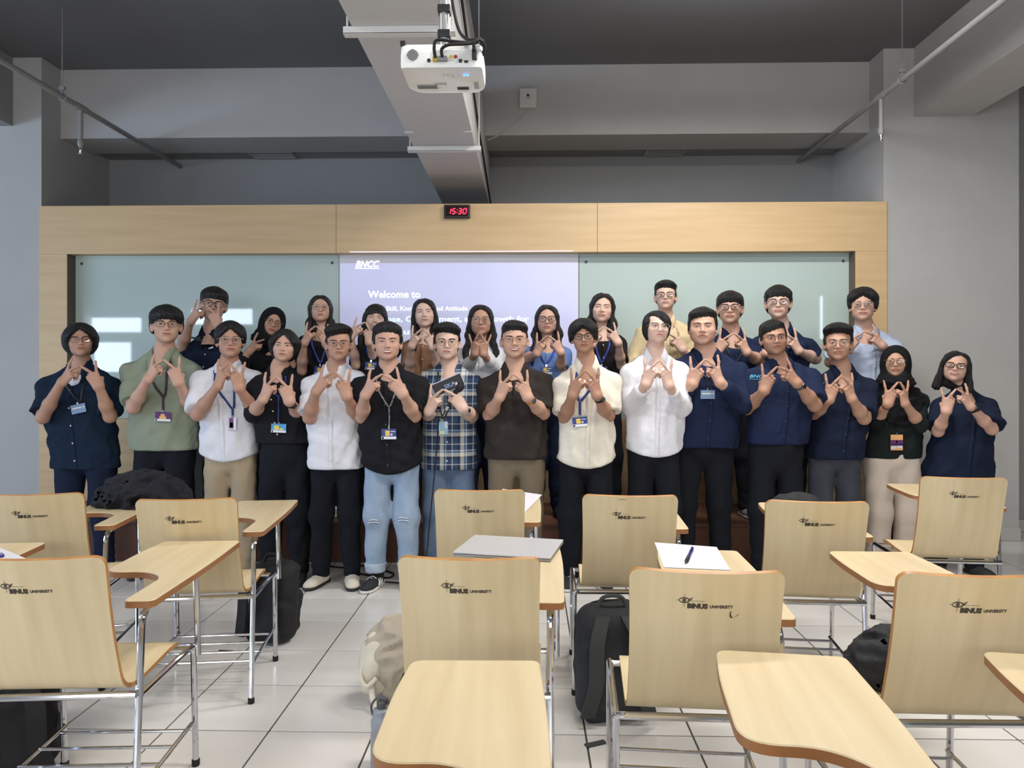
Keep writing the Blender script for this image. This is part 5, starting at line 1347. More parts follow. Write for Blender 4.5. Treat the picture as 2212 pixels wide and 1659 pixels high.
# ---- shoes: shared meshes per colourway
SHOES = {}
def shoe(kind):
    if kind not in SHOES:
        up, sole, acc = {'black': ((30, 30, 33), (38, 38, 40), (60, 60, 62)), 'white': ((222, 218, 208), (200, 198, 190), (170, 166, 156)), 'stripe': ((34, 36, 38), (224, 222, 216), (226, 226, 224)), 'grey': ((128, 130, 132), (210, 210, 206), (60, 62, 64)), 'cream': ((214, 206, 190), (40, 38, 36), (178, 168, 150))}[kind]
        mu, ms, ma = mat('shoe_up_' + kind, up, 0.75, bump=0.2, bscale=160), mat('shoe_sole_' + kind, sole, 0.6), mat('shoe_acc_' + kind, acc, 0.7)
        def fu(p):
            d = ell(p, (0, 0.01, 0.045), (0.038, 0.062, 0.052)); d = smin(d, ell(p, (0, -0.07, 0.032), (0.045, 0.095, 0.036)), 0.03); d = smin(d, ell(p, (0, -0.13, 0.024), (0.042, 0.05, 0.026)), 0.02)
            d = smin(d, rcone(p, (0, 0.02, .05), (0, 0.025, .085), .036, .036), .02)
            return smax(smax(d, 0.018 - p[:, 2], .004), p[:, 2] - .09, .006)
        V1, F1 = surf(fu, (-.07, -.2, 0), (.07, .1, .12), 0.008)
        def fo(p):
            q = p.copy(); q[:, 2] = 0
            w = np.interp(p[:, 1], [-.19, -.15, -.08, 0, .08], [.03, .042, .047, .038, .036])
            d = smax(np.abs(p[:, 0]) - w, np.maximum(-.185 - p[:, 1], p[:, 1] - .085), .05)
            return smax(d, np.abs(p[:, 2] - .012) - .011, .006)
        V2, F2 = surf(fo, (-.07, -.22, -.01), (.07, .11, .04), 0.008)
        o1 = mesh_obj('shoe', V1, F1, mu); o2 = mesh_obj('sole', V2, F2, ms, o1)
        m = MB()
        for i in range(4):
            y_ = -0.045 - i * 0.017; z_ = 0.078 - i * 0.0085; m.tube([(-.026, y_ - .006, z_ - .012), (0, y_, z_), (.026, y_ - .006, z_ - .012)], .0032, 6)
        o3 = m.obj('laces', ma, o1)
        if kind in ('stripe', 'cream', 'grey'):
            for sd in (-1, 1):
                for i in range(3 if kind == 'stripe' else 1):
                    y_ = -.045 + i * .02; MB().tube([(sd * .046, y_ - .014, .028), (sd * .044, y_, .044), (sd * .034, y_ + .008, .062)], .0045, 6).obj('side_stripe', ma, o1)
        SHOES[kind] = [o1, False]
    rec = SHOES[kind]
    if not rec[1]: rec[1] = True; return rec[0]
    return copy_tree(rec[0])
def fabric(name, rgb, k=0.08, bump=0.35, bs=26, rough=0.9): return mat(name, rgb, rough, noise=k, nscale=7, bump=bump, bscale=bs, spec=0.2)
H_BLK = mat('hair_black', (13, 12, 13), 0.42, noise=0.3, nscale=40, stretch=(3, 3, 0.35), bump=0.7, bscale=150, spec=0.45)
H_BRN = mat('hair_brown', (26, 20, 19), 0.42, noise=0.35, nscale=40, stretch=(3, 3, 0.35), bump=0.7, bscale=150, spec=0.45)
C_NAVY = fabric('navy_cotton', (27, 37, 64)); C_NAVYD = fabric('navy_cotton_dark', (24, 32, 53)); C_TEAL = fabric('teal_navy_cotton', (23, 38, 57))
C_SAGE = fabric('sage_pique', (140, 148, 128)); C_WHITE = fabric('white_cotton', (226, 226, 232)); C_CREAMW = fabric('cream_cotton', (226, 219, 204)); C_BLACK = fabric('black_cotton', (28, 28, 33)); C_BROWNB = fabric('dark_brown_pique', (52, 46, 43)); C_TAN = fabric('tan_brown_cotton', (140, 106, 80)); C_SAND = fabric('sand_cotton', (206, 188, 150)); C_LBLUE = fabric('light_blue_stripe_cotton', (176, 188, 210)); C_BLUE = fabric('blue_cotton', (100, 128, 180)); C_GREEN = fabric('black_green_cotton', (24, 32, 31)); C_OFFW = fabric('offwhite_cotton', (214, 214, 216)); C_HIJAB = fabric('black_jersey', (20, 21, 24)); C_GREYB = fabric('soft_black', (30, 27, 29))
T_BLACK = fabric('black_twill', (24, 26, 33)); T_KHAKI = fabric('khaki_twill', (176, 158, 132)); T_JEANL = mat('light_denim', (164, 182, 202), 0.9, rgb2=(134, 156, 182), nscale=6, bump=0.35, bscale=40); T_JEANM = mat('mid_denim', (112, 130, 156), 0.9, rgb2=(82, 100, 128), nscale=6, bump=0.35, bscale=40); T_OLIVE = fabric('olive_taupe_twill', (122, 110, 92)); T_GREYJ = mat('charcoal_denim', (62, 66, 76), 0.9, rgb2=(46, 50, 58), nscale=6, bump=0.3, bscale=40); T_BEIGE = fabric('beige_twill', (202, 188, 174)); T_GREY = fabric('grey_twill', (84, 88, 94)); T_NAVYT = fabric('navy_twill', (26, 34, 56))
C_PLAID = plaid_mat('plaid_shirt', None, [(0.0, (34, 52, 84)), (0.20, (206, 206, 200)), (0.25, (46, 72, 108)), (0.48, (28, 36, 56)), (0.62, (214, 212, 200)), (0.80, (96, 128, 164)), (0.90, (230, 230, 226)), (0.93, (40, 62, 98))])
SK1, SK2, SK3, SK4, SK5 = (208, 172, 154), (198, 157, 137), (184, 142, 120), (172, 130, 108), (215, 181, 165)
G_BLACK = dict(name='black', col=(24, 22, 24), r=0.0024); G_BLKTHIN = dict(name='black_thin', col=(30, 26, 28), r=0.0017); G_SILV = dict(name='silver', col=(150, 148, 146), r=0.0010, metal=0.8); G_GOLD = dict(name='gold', col=(150, 118, 84), r=0.0012, metal=0.7); G_CLEAR = dict(name='clear', col=(176, 160, 150), r=0.0018); G_DARKM = dict(name='dark_metal', col=(70, 60, 58), r=0.0013, metal=0.6)
def G(b, **k): d = dict(b); d.update(k); return d
L_NAVY = mat('lanyard_navy', (34, 52, 118), 0.6); L_BLK = mat('lanyard_black', (28, 28, 32), 0.6); L_PURP = mat('lanyard_dark_purple', (52, 36, 52), 0.6); L_BLUE = mat('lanyard_blue', (44, 66, 150), 0.6)
CARD_PURP = ((88, 44, 104), [(0.0, 0.0, 1.0, 0.24, (226, 224, 228)), (0.04, 0.03, 0.14, 0.2, (34, 64, 130)), (0.28, 0.24, 0.72, 0.52, (222, 178, 96)), (0.36, 0.52, 0.62, 0.78, (222, 178, 96))])
CARD_BLUE = ((86, 168, 224), [(0.0, 0.0, 1.0, 0.24, (228, 230, 236)), (0.04, 0.03, 0.14, 0.2, (34, 64, 130)), (0.2, 0.3, 0.52, 0.82, (240, 218, 96)), (0.58, 0.3, 0.8, 0.5, (240, 218, 96))])
CARD_NAVY = ((44, 62, 132), [(0.0, 0.0, 1.0, 0.26, (226, 228, 234)), (0.04, 0.03, 0.16, 0.22, (40, 52, 110)), (0.26, 0.32, 0.56, 0.84, (232, 198, 92)), (0.62, 0.36, 0.74, 0.54, (240, 230, 200)), (0.62, 0.7, 0.92, 0.78, (214, 220, 238))])
CARD_CLEAR = ((126, 150, 186), [(0.1, 0.52, 0.74, 0.68, (220, 224, 214)), (0.8, 0.5, 0.94, 0.72, (196, 204, 214))])
CARD_SUN = ((226, 168, 110), [(0.0, 0.44, 1.0, 0.66, (96, 44, 96)), (0.0, 0.3, 1.0, 0.44, (52, 34, 92)), (0.05, 0.1, 0.45, 0.26, (196, 208, 226)), (0.55, 0.16, 0.95, 0.34, (206, 216, 232)), (0.45, 0.46, 0.55, 0.62, (232, 232, 236))])
CARD_PALE = ((150, 196, 226), [(0.1, 0.05, 0.6, 0.3, (232, 226, 170)), (0.65, 0.5, 0.95, 0.95, (226, 230, 236))])
W_BLACK = dict(band=M_RUBBER, case=M_BLACK, face=mat('watch_dark', (28, 30, 34), 0.15)); W_BAND = dict(band=mat('band_grey', (70, 72, 76), 0.6), face=mat('band_screen', (16, 16, 18), 0.1), square=True, r=0.017)
W_ORANGE = dict(band=mat('band_orange', (206, 138, 60), 0.6), case=mat('watch_steel', (120, 120, 122), 0.3, 0.8), face=mat('watch_blueface', (66, 80, 96), 0.12), r=0.017); W_WHITE = dict(band=mat('band_white', (196, 196, 192), 0.5), face=MATS['band_screen'], square=True, r=0.018); W_BEADS = dict(band=mat('bead_brown', (120, 88, 60), 0.4), beads=True)
M_LOGOB = mat('logo_pale_blue', (96, 186, 226), 0.6)
def curtain(**k): d = dict(kind='curtain', top=0.026, side=0.018); d.update(k); return d
def short(**k): d = dict(kind='short'); d.update(k); return d
def bowl(**k): d = dict(kind='bowl', top=0.024, side=0.016); d.update(k); return d
def longh(**k): d = dict(kind='long', top=0.016, side=0.014); d.update(k); return d
PEOPLE = dict(
 F1=dict(vneck=0.125, tx=(102, 248), el=(85, 917), er=(245, 915), label='person at far left in teal-navy short-sleeved shirt with grey badge holder', Y=4.86, top=(173, 696), chin=(168, 770), sh=(82, 818, 256, 820), hl=((172, 791), (119, 838)), hr=((173, 791), (220, 842)), hem=1014, skin=SK3, shirt=C_TEAL, trousers=T_NAVYT, hair=curtain(low=-0.095, top=0.030, side=0.036, line=0.082, slope=0.9, open=0.062), hair_mat=H_BLK, glasses=G(G_DARKM, w=0.024, h=0.0185), roll=-4, eye=.5, smile=.2, lanyard=dict(mat=L_BLK, badge=(166, 884), card=CARD_CLEAR, bw=0.05, bh=0.030, tilt=-12, join=.05), seed=2, undershirt=C_WHITE),
 F2=dict(vneck=0.09, tx=(275, 418), el=(280, 896), er=(422, 900), label='person in a sage green polo with a purple badge on a dark lanyard', Y=4.79, top=(355, 658), chin=(353, 741), sh=(262, 784, 434, 790), hl=((353, 778), (308, 832)), hr=((354, 778), (388, 830)), hem=973, skin=SK2, shirt=C_SAGE, trousers=T_BLACK, hair=bowl(line=0.020, top=0.030, side=0.024, burn=0.008, arch=0.012, nape=-.05), hair_mat=H_BLK, glasses=G(G_DARKM, h=.016), polo=True, lanyard=dict(mat=L_PURP, badge=(349, 901), card=CARD_PURP, bw=.052, bh=.030, tilt=2, w=.015, join=.13), seed=3, eye=.8),
 F3=dict(vneck=0.035, tx=(430, 552), el=(419, 911), er=(562, 908), label='person in white short-sleeved shirt and khaki cargo trousers', Y=4.71, top=(490, 693), chin=(492, 772), sh=(412, 806, 566, 806), hl=((494, 785), (468, 836)), hr=((495, 785), (516, 837)), hem=996, hemc=.05, skin=SK3, shirt=C_WHITE, trousers=T_KHAKI, hair=curtain(low=-.03, line=.080, slope=1.0, top=.028, side=.022), hair_mat=H_BLK, glasses=G(G_CLEAR, p=3.4, w=.027), smile=.15, lanyard=dict(mat=L_NAVY, badge=(498, 917), card=((190, 186, 196), [(0.12, 0.2, 0.6, 0.95, (110, 60, 120)), (0.2, .2, .6, .6, (214, 176, 110)), (.7, .0, 1, 1, (222, 222, 226))]), bw=.026, bh=.042, w=.013, join=.10), seed=4, shoe='grey'),
 F4=dict(vneck=0.065, tx=(550, 668), el=(540, 908), er=(655, 912), label='person with chin-length parted hair in a black rolled-sleeve shirt', Y=4.66, top=(608, 708), chin=(608, 781), sh=(533, 818, 662, 818), hl=((597, 815), (563, 870)), hr=((598, 815), (630, 876)), hem=957, skin=SK2, shirt=C_BLACK, trousers=T_BLACK, hair=curtain(low=-.15, line=.086, slope=1.0, side=.034, open=.060, top=.022), hair_mat=H_BLK, long=.34, noears=True, roll=3, turn=-8, lanyard=dict(mat=L_NAVY, badge=(599, 926), card=CARD_BLUE, bw=.048, bh=.028, tilt=2, w=.010, join=.2), watch_r=W_BLACK, seed=5, eye=.75),
 F5=dict(vneck=0.05, tx=(660, 782), el=(661, 918), er=(778, 915), label='person in plain white short-sleeved shirt, black trousers and cream trainers', Y=4.60, top=(731, 698), chin=(728, 779), sh=(652, 816, 792, 808), hl=((722, 804), (676, 852)), hr=((723, 804), (752, 862)), hem=1012, skin=SK3, shirt=C_WHITE, trousers=T_BLACK, hair=short(line=.066, top=.040, side=.010, front=.012, sweep=.25, arch=.1), hair_mat=H_BLK, hair_t=.03, glasses=G(G_GOLD, p=3.0, w=.027, h=.018), shoe='cream', smile=.2, seed=6, leg=.92, toes=16),
 F6=dict(vneck=0.042, tx=(778, 908), el=(775, 916), er=(903, 914), label='broadly smiling person in black shirt and ripped light jeans', Y=4.55, top=(834, 694), chin=(834, 779), sh=(756, 820, 922, 816), hl=((826, 809), (783, 860)), hr=((827, 809), (874, 855)), hem=1022, hemc=.06, skin=SK2, shirt=C_BLACK, trousers=T_JEANL, hair=short(line=.062, top=.030, side=.015, arch=.30, burn=-.012), hair_mat=H_BLK, shoe='stripe', smile=1.0, teeth=.0065, eye=.6, fat=.15, lanyard=dict(mat=mat('lanyard_black_print', (60, 60, 64), .6, rgb2=(170, 170, 172), nscale=90), badge=(839, 938), card=CARD_NAVY, bw=.046, bh=.032, w=.009, join=.17), seed=7, button=(60, 60, 64), cuffs=.06, rips=((807, 1128, .038), (871, 1124, .036)), cuff=.10, toes=14),
 F7=dict(vneck=0.07, tx=(906, 1030), el=(918, 912), er=(1026, 914), label='person in blue plaid shirt holding a black card and a microphone', Y=4.73, top=(968, 695), chin=(964, 778), sh=(902, 806, 1040, 812), hl=((957, 842), (930, 882), .30), hr=((958, 842), (1002, 884), .31), hem=1012, skin=SK5, shirt=C_PLAID, trousers=T_JEANM, hair=short(line=.068, top=.036, side=.012, front=.006, arch=.3, sweep=-.1), hair_mat=H_BLK, hair_t=.028, glasses=G(G_GOLD, p=2.0, w=.024, h=.021), watch_r=W_WHITE, lanyard=dict(mat=L_BLK, badge=(957, 925), card=CARD_PALE, bw=.030, bh=.042, tilt=-3, w=.010, join=.06), seed=8, browt=.0042, smile=-.1, fold=.003),
 F8=dict(vneck=0.065, tx=(1047, 1182), el=(1050, 912), er=(1181, 908), label='smiling person in dark brown polo and olive trousers with an orange-strapped watch', Y=4.66, top=(1113, 690), chin=(1111, 774), sh=(1033, 818, 1192, 810), hl=((1109, 809), (1076, 862)), hr=((1110, 809), (1142, 861)), hem=990, skin=SK2, shirt=C_BROWNB, trousers=T_OLIVE, hair=short(line=.062, top=.026, side=.008, front=.006, arch=.45, burn=.0), hair_mat=H_BLK, glasses=G(G_GOLD, p=3.0, w=.026, h=.016), smile=.9, teeth=.0055, eye=.65, polo=True, button=(46, 40, 38), watch_r=W_ORANGE, seed=9, fat=.1),
 F9=dict(vneck=0.058, tx=(1203, 1330), el=(1213, 917), er=(1321, 914), label='person in cream short-sleeved shirt with round black glasses', Y=4.62, top=(1261, 685), chin=(1263, 762), sh=(1196, 812, 1342, 808), hl=((1264, 802), (1238, 851)), hr=((1265, 802), (1294, 862)), hem=1008, hemc=.05, skin=SK4, shirt=C_CREAMW, trousers=T_BLACK, hair=curtain(low=-.02, line=.066, slope=.75, top=.036, side=.028, tip=.018), hair_mat=H_BLK, hair_t=.03, glasses=G(G_BLACK, p=2.3, w=.026, h=.021), watch_r=W_BLACK, shoe='stripe', lanyard=dict(mat=L_NAVY, badge=(1253, 911), card=CARD_NAVY, bw=.046, bh=.030, tilt=-5, w=.016, join=.13), seed=10, smile=.3, roll=-3),
 F10=dict(vneck=0.052, tx=(1353, 1478), el=(1356, 892), er=(1484, 893), label='tall person in white long-sleeved shirt with clear glasses', Y=4.70, top=(1417, 667), chin=(1419, 742), sh=(1340, 790, 1492, 788), hl=((1424, 779), (1391, 837)), hr=((1425, 779), (1447, 837)), hem=984, hemc=.05, skin=SK5, shirt=C_WHITE, trousers=T_BLACK, hair=curtain(low=-.085, part=-.045, line=.085, slope=.55, side=.020, top=.02, open=.06), hair_mat=H_BLK, glasses=G(G_CLEAR, r=.0012, p=2.4), long=.80, turn=14, pitch=7, seed=11, roll=4),
 F11=dict(tx=(1446, 1596), el=(1452, 888), er=(1612, 888), label='stout person in navy long-sleeved shirt with a clear badge', Y=4.84, top=(1520, 663), chin=(1521, 745), sh=(1443, 786, 1614, 786), hl=((1524, 777), (1494, 832)), hr=((1525, 777), (1562, 836)), hem=962, hemc=-.02, skin=SK2, shirt=C_NAVY, trousers=T_BLACK, hair=short(line=.066, top=.030, side=.016, arch=.15, sweep=.12, burn=-.03), hair_mat=H_BLK, fat=.9, long=.86, lanyard=dict(mat=L_BLK, badge=(1530, 852), card=CARD_CLEAR, bw=.046, bh=.028, w=.010, join=.11), seed=12, smile=-.5, eye=.6, button=(40, 50, 80), out=.8, hand=1.05),
 F12=dict(vneck=0.044, tx=(1620, 1747), el=(1606, 897), er=(1768, 891), label='person in navy short-sleeved shirt wearing a grey fitness band', Y=4.79, top=(1671, 689), chin=(1678, 766), sh=(1606, 800, 1772, 800), hl=((1679, 793), (1652, 841)), hr=((1680, 793), (1726, 830)), hem=957, skin=SK4, shirt=C_NAVY, trousers=T_BLACK, hair=short(line=.068, top=.026, side=.014, arch=.1, sweep=.3, part=.03, burn=-.02), hair_mat=H_BLK, glasses=G(G_DARKM, p=3, h=.015), turn=12, roll=-4, watch_r=W_BAND, logo=('BNCC', 1627, 1666, 816, .020, M_LOGOB), seed=13, fat=.2, button=(40, 50, 80), browz=.001),
 F13=dict(vneck=0.06, tx=(1748, 1873), el=(1752, 908), er=(1874, 919), label='person in navy short-sleeved shirt and charcoal jeans beside the black headscarf', Y=4.90, top=(1816, 696), chin=(1816, 779), sh=(1752, 818, 1896, 822), hl=((1817, 813), (1793, 858)), hr=((1818, 813), (1846, 872)), hem=988, skin=SK3, shirt=C_NAVYD, trousers=T_GREYJ, hair=short(line=.070, top=.038, side=.012, front=.01, arch=.35, burn=-.015), hair_mat=H_BLK, hair_t=.03, glasses=G(G_SILV, p=2.2, w=.026, h=.018), smile=.4, logo=('BNCC', 1762, 1789, 833, .018, M_LOGOB), seed=14, button=(40, 50, 80), browt=.0036),
 F14=dict(tx=(1874, 2001), el=(1884, 925), er=(1996, 934), label='person in black headscarf and dark shirt with a sunset-coloured badge', Y=4.97, top=(1936, 745), chin=(1941, 814), sh=(1880, 846, 2008, 850), hl=((1941, 826), (1918, 873)), hr=((1943, 826), (1958, 878)), hem=986, skin=SK3, shirt=C_GREEN, trousers=T_BEIGE, hair=dict(kind='hijab', drape=.22), hair_mat=C_HIJAB, glasses=G(G_GOLD, r=.0018, p=2.1, w=.026, h=.021), fem=True, noears=True, hair_t=.012, long=.40, watch_l=W_BEADS, lanyard=dict(mat=C_HIJAB, badge=(1940, 954), card=CARD_SUN, bw=.040, bh=.052, w=.006, join=.1), collar=False, placket=False, leg=1.15, ankle=.085, seed=15, smile=-.4),
 F15=dict(tx=(2003, 2152), el=(2019, 947), er=(2150, 943), label='person at far right with shoulder-length hair in a loose navy shirt', Y=4.92, top=(2073, 754), chin=(2067, 825), sh=(2016, 862, 2156, 862), hl=((2066, 841), (2044, 889)), hr=((2068, 841), (2104, 886)), hem=1028, skin=SK2, shirt=C_NAVYD, trousers=T_BLACK, hair=dict(kind='bob', top=.016, side=.014, len=.19, part=.02), hair_mat=H_BLK, glasses=G(G_BLACK, p=3.0, w=.026, h=.017), fem=True, roll=8, smile=.5, teeth=.0025, sler=1.25, sleeve=.85, watch_r=W_BLACK, seed=16, chest=.175, button=(30, 40, 66)),
)
BZ = PLZ
BACK = dict(
 B1=dict(el=(386, 764), er=(505, 775), label='person behind with both V signs held before dark-rimmed glasses', top=(457, 617), chin=(452, 692), Y=5.42, hl=((442, 660), (413, 692), .17), hr=((444, 660), (467, 698), .17), skin=SK2, shirt=C_NAVYD, trousers=T_GREY, hair=bowl(line=.030, burn=.01, nape=-.05), hair_mat=H_BLK, glasses=G(G_BLACK, p=2.4, w=.027, h=.021), roll=7, sh=(386, 752, 520, 752), logo=('BNCC', 402, 424, 731, .016, mat('logo_grey', (150, 160, 175), .6)), smile=.6, logo_flat=True, seed=21, shoe='black', out=.9, arm=1.0),
 B2=dict(label='person in black headscarf and thin gold glasses leaning the head', top=(590, 662), chin=(577, 723), Y=5.40, hl=((571, 734), (533, 762), .2), hr=((598, 742), (626, 775), .2), skin=SK3, shirt=C_BLACK, trousers=T_BLACK, hair=dict(kind='hijab', drape=.2), hair_mat=C_HIJAB, glasses=G(G_GOLD, p=2.4), fem=True, noears=True, hair_t=.012, roll=16, turn=6, long=.8, collar=False, placket=False, smile=.6, seed=22, shoe='white', sh=(530, 765, 645, 765)),
 B3=dict(vneck=0.07, el=(645, 815), er=(735, 815), label='person with long dark hair and clear glasses against the left glass board edge', top=(689, 633), chin=(689, 696), Y=5.40, hl=((682, 705), (652, 748)), hr=((683, 705), (708, 750)), skin=SK2, shirt=C_GREYB, trousers=T_BLACK, hair=longh(len=.34, line=.08), hair_mat=H_BRN, glasses=G(G_CLEAR, r=.0013, p=2.6), fem=True, noears=True, lanyard=dict(mat=L_BLUE, badge=(690, 800), card=CARD_NAVY, w=.014, join=.06), seed=23, shoe='white', pitch=8, collar=False, placket=False),
 B4=dict(vneck=0.06, el=(763, 802), er=(818, 800), label='grinning person with straight bangs peeking behind the black shirt', top=(814, 653), chin=(805, 717), Y=5.40, hl=((788, 697), (758, 727), .2), hr=((789, 697), (798, 742), .2), skin=SK1, shirt=C_BLACK, trousers=T_BLACK, hair=longh(len=.30, bangs=.028), hair_mat=H_BLK, fem=True, noears=True, roll=7, smile=1, teeth=.005, eye=.5, lanyard=dict(mat=L_BLUE, badge=(800, 790), card=CARD_NAVY, w=.014, join=.05), seed=24, collar=False, placket=False, shoe='black'),
 B5=dict(el=(878, 815), er=(955, 815), label='person with long black hair in a tan brown shirt', top=(917, 640), chin=(917, 707), Y=5.40, hl=((912, 711), (886, 751)), hr=((914, 711), (938, 756)), skin=SK5, shirt=C_TAN, trousers=T_BLACK, hair=longh(len=.30, fx=.09, part=-.01), hair_mat=H_BLK, fem=True, noears=True, smile=.5, eye=.5, seed=25, shoe='white', roll=-4),
 B6=dict(el=(1000, 812), er=(1080, 812), label='person with long black hair in an off-white long-sleeved shirt', top=(1037, 654), chin=(1038, 725), Y=5.38, hl=((1035, 721), (1024, 770)), hr=((1037, 721), (1045, 768)), skin=SK3, shirt=C_OFFW, trousers=T_NAVYT, hair=longh(len=.36, fx=.12, face=.057), hair_mat=H_BLK, glasses=G(G_SILV, p=2.0, w=.025, h=.02), fem=True, noears=True, long=.82, seed=26, lip=(180, 104, 98), out=.9),
 B7=dict(el=(1130, 787), er=(1218, 812), label='person with long brown hair in a blue shirt with a blue lanyard', top=(1184, 654), chin=(1182, 722), Y=5.40, hl=((1182, 726), (1162, 759)), hr=((1184, 726), (1214, 764)), skin=SK2, shirt=C_BLUE, trousers=T_NAVYT, hair=longh(len=.36, fx=.11), hair_mat=H_BRN, glasses=G(G_BLKTHIN, p=2.2, w=.027, h=.021), fem=True, noears=True, lanyard=dict(mat=L_BLUE, badge=(1180, 800), card=CARD_NAVY, w=.016, join=.05), seed=27, smile=.3),
 B8=dict(vneck=0.07, el=(1262, 800), er=(1347, 802), label='person with long straight black hair in black behind the cream shirt', top=(1305, 629), chin=(1300, 697), Y=5.42, hl=((1304, 707), (1276, 748)), hr=((1306, 707), (1340, 745)), skin=SK1, shirt=C_GREYB, trousers=T_BLACK, hair=longh(len=.34, part=.012), hair_mat=H_BLK, fem=True, noears=True, roll=4, smile=.5, eye=.4, lanyard=dict(mat=L_BLUE, badge=(1300, 800), card=CARD_NAVY, w=.014, join=.06), seed=28),
 B9=dict(label='tall person in sand-coloured shirt behind the white shirt', top=(1440, 605), chin=(1440, 670), Y=5.45, hl=((1441, 720), (1412, 756), .22), hr=((1442, 720), (1472, 752), .22), skin=SK1, shirt=C_SAND, trousers=T_BLACK, hair=short(line=.064, top=.032, side=.010, front=.008, arch=.2), hair_mat=H_BLK, glasses=G(G_DARKM, p=3, h=.017), long=.85, seed=29, pitch=8, sh=(1374, 706, 1502, 706), shoe='black', lip=(188, 112, 106)),
 B10=dict(el=(1534, 788), er=(1646, 793), label='person in navy shirt with fringe and rectangular glasses between two navy shirts', top=(1581, 626), chin=(1580, 700), Y=5.40, hl=((1584, 721), (1556, 752)), hr=((1586, 721), (1612, 758)), skin=SK2, shirt=C_NAVY, trousers=T_BLACK, hair=bowl(line=.030, top=.024, side=.018, burn=.0), hair_mat=H_BLK, glasses=G(G_BLKTHIN, p=3.2, w=.027, h=.018), lanyard=dict(mat=L_BLK, badge=(1590, 800), card=CARD_NAVY, w=.012, join=.05), logo=('BNCC', 1544, 1560, 747, .018, M_LOGOB), seed=30, shoe='grey', sh=(1518, 742, 1648, 742), button=(40, 50, 80)),
 B11=dict(el=(1620, 788), er=(1768, 788), label='person in navy shirt with short fringe before the right glass board', top=(1683, 615), chin=(1685, 688), Y=5.42, hl=((1688, 722), (1664, 752), .2), hr=((1697, 722), (1720, 750), .2), skin=SK1, shirt=C_NAVY, trousers=T_BLACK, hair=bowl(line=.040, top=.026, side=.018, burn=-.01), hair_mat=H_BLK, glasses=G(G_DARKM, p=3, w=.026, h=.016), seed=31, sh=(1622, 732, 1760, 732), button=(40, 50, 80), lip=(196, 116, 112)),
 B12=dict(el=(1788, 795), er=(1945, 795), label='person in pale blue shirt standing at the right end of the maple wall', top=(1872, 618), chin=(1869, 693), Y=5.45, hl=((1867, 717), (1838, 748), .22), hr=((1869, 717), (1908, 748), .22), skin=SK2, shirt=C_LBLUE, trousers=T_BLACK, hair=curtain(low=-.03, top=.034, side=.022, line=.070, slope=.7, tip=.022), hair_mat=H_BLK, hair_t=.03, glasses=G(G_SILV, p=2.6), seed=32, sh=(1796, 736, 1950, 736), fat=.25, sleeve=.8),
)
ONLY = ''
RES = {}
for nm, P_ in PEOPLE.items():
    if ONLY and nm not in ONLY.split(','): continue
    P_['group'] = 'people standing in the front row'; RES[nm] = person(P_)
for nm, P_ in BACK.items():
    if ONLY and nm not in ONLY.split(','): continue
    P_['zb'] = BZ; P_.setdefault('vox', 0.0125); P_['group'] = 'people standing on the platform'; RES[nm] = person(P_)
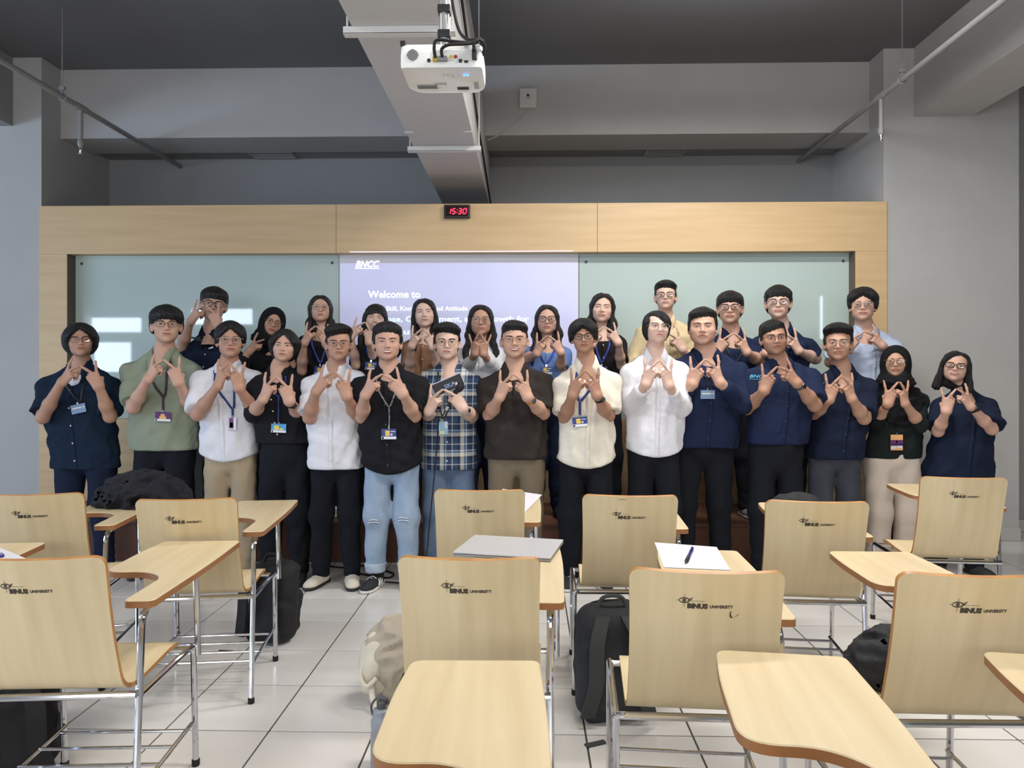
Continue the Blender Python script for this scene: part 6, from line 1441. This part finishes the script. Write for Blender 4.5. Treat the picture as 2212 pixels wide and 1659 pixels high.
# ------------------------------------------------------------------ card and microphone held by the person in plaid
if 'F7' in RES:
    Yc = 4.73 - 0.245
    cs = [at(*p, Yc) for p in ((930, 831), (995, 803), (1006, 832), (939, 860))]
    ex = unit(cs[1] - cs[0]); L = np.linalg.norm(cs[1] - cs[0]); ez = unit(cs[0] - cs[3]); ez = unit(ez - (ez @ ex) * ex); Hc = 0.084; ey = np.cross(ez, ex)
    c0 = (cs[0] + cs[1] + cs[2] + cs[3]) / 4
    Mc = Matrix((tuple(ex), tuple(ey), tuple(ez))).transposed().to_4x4()
    card = tag(empty('cue_card', c0), 'black card lettered SKA held by the person in plaid', 'card')
    MB().box((-L / 2, -.001, -Hc / 2), (L / 2, .004, Hc / 2), .001, M=Mc).obj('card_edge', mat('card_white', (200, 202, 210), .6), card, smooth=False)
    MB().box((-L / 2 + .006, -.0022, -Hc / 2 + .004), (L / 2 - .005, -.0008, Hc / 2 - .005), M=Mc).obj('card_face', mat('card_black', (26, 26, 30), .5), card, smooth=False)
    v, f = text_mesh('SKA', 1.0, 0.01); v[:, 0] -= v[:, 0].min(); v[:, 0] *= .072 / v[:, 0].max(); v[:, 1] *= .022 / .7
    mesh_obj('lettering', [tuple(Mc @ Vector((p[0] - .024, -.0028, p[1] - .014))) for p in v], f, mat('card_letter', (150, 178, 226), .5), card, smooth=False)
    MB().box((-.026, -.0026, -.019), (.05, -.002, -.0175), M=Mc).obj('underline', mat('card_letter', (150, 178, 226), .5), card, smooth=False)
    a = at(994, 836, Yc - .032); b = at(968, 878, Yc - .022); d = unit(b - a); Lm = np.linalg.norm(b - a)
    mic = tag(empty('microphone', a), 'black wired microphone held behind the hands of the person in plaid', 'microphone')
    Mm = Matrix((tuple(unit(np.cross(d, (0, 1, 0)))), tuple(np.cross(d, unit(np.cross(d, (0, 1, 0))))), tuple(d))).transposed()
    MB().lathe([(.004, -.026), (.017, -.021), (.0245, -.008), (.026, .004), (.022, .02), (.016, .026)], seg=24, M=Mm).obj('grille', mat('mic_grille', (40, 40, 44), .6, .4, bump=.5, bscale=400), mic)
    MB().lathe([(.019, .024), (.017, .03), (.0125, Lm - .02), (.0115, Lm)], seg=20, M=Mm).obj('handle', M_BLACK, mic)
    MB().lathe([(.0125, Lm), (.0125, Lm + .026), (.009, Lm + .03)], seg=16, M=Mm).obj('connector', M_CHROME, mic)
    e_ = (b - a) + d * .03
    pts = [e_, e_ + d * .05] + [at(px, py, yy) - a for px, py, yy in ((948, 905, 4.44), (944, 960, 4.5), (938, 1030, 4.52), (932, 1090, 4.5), (926, 1150, 4.5), (921, 1200, 4.5))]
    end = on_z(905, 1268, .008) - a; pts += [end, end + np.array([-.12, .08, 0]), end + np.array([-.3, .12, 0])]
    MB().tube(smooth_curve(pts, 6), .0042, 8).obj('cable', M_RUBBER, mic)
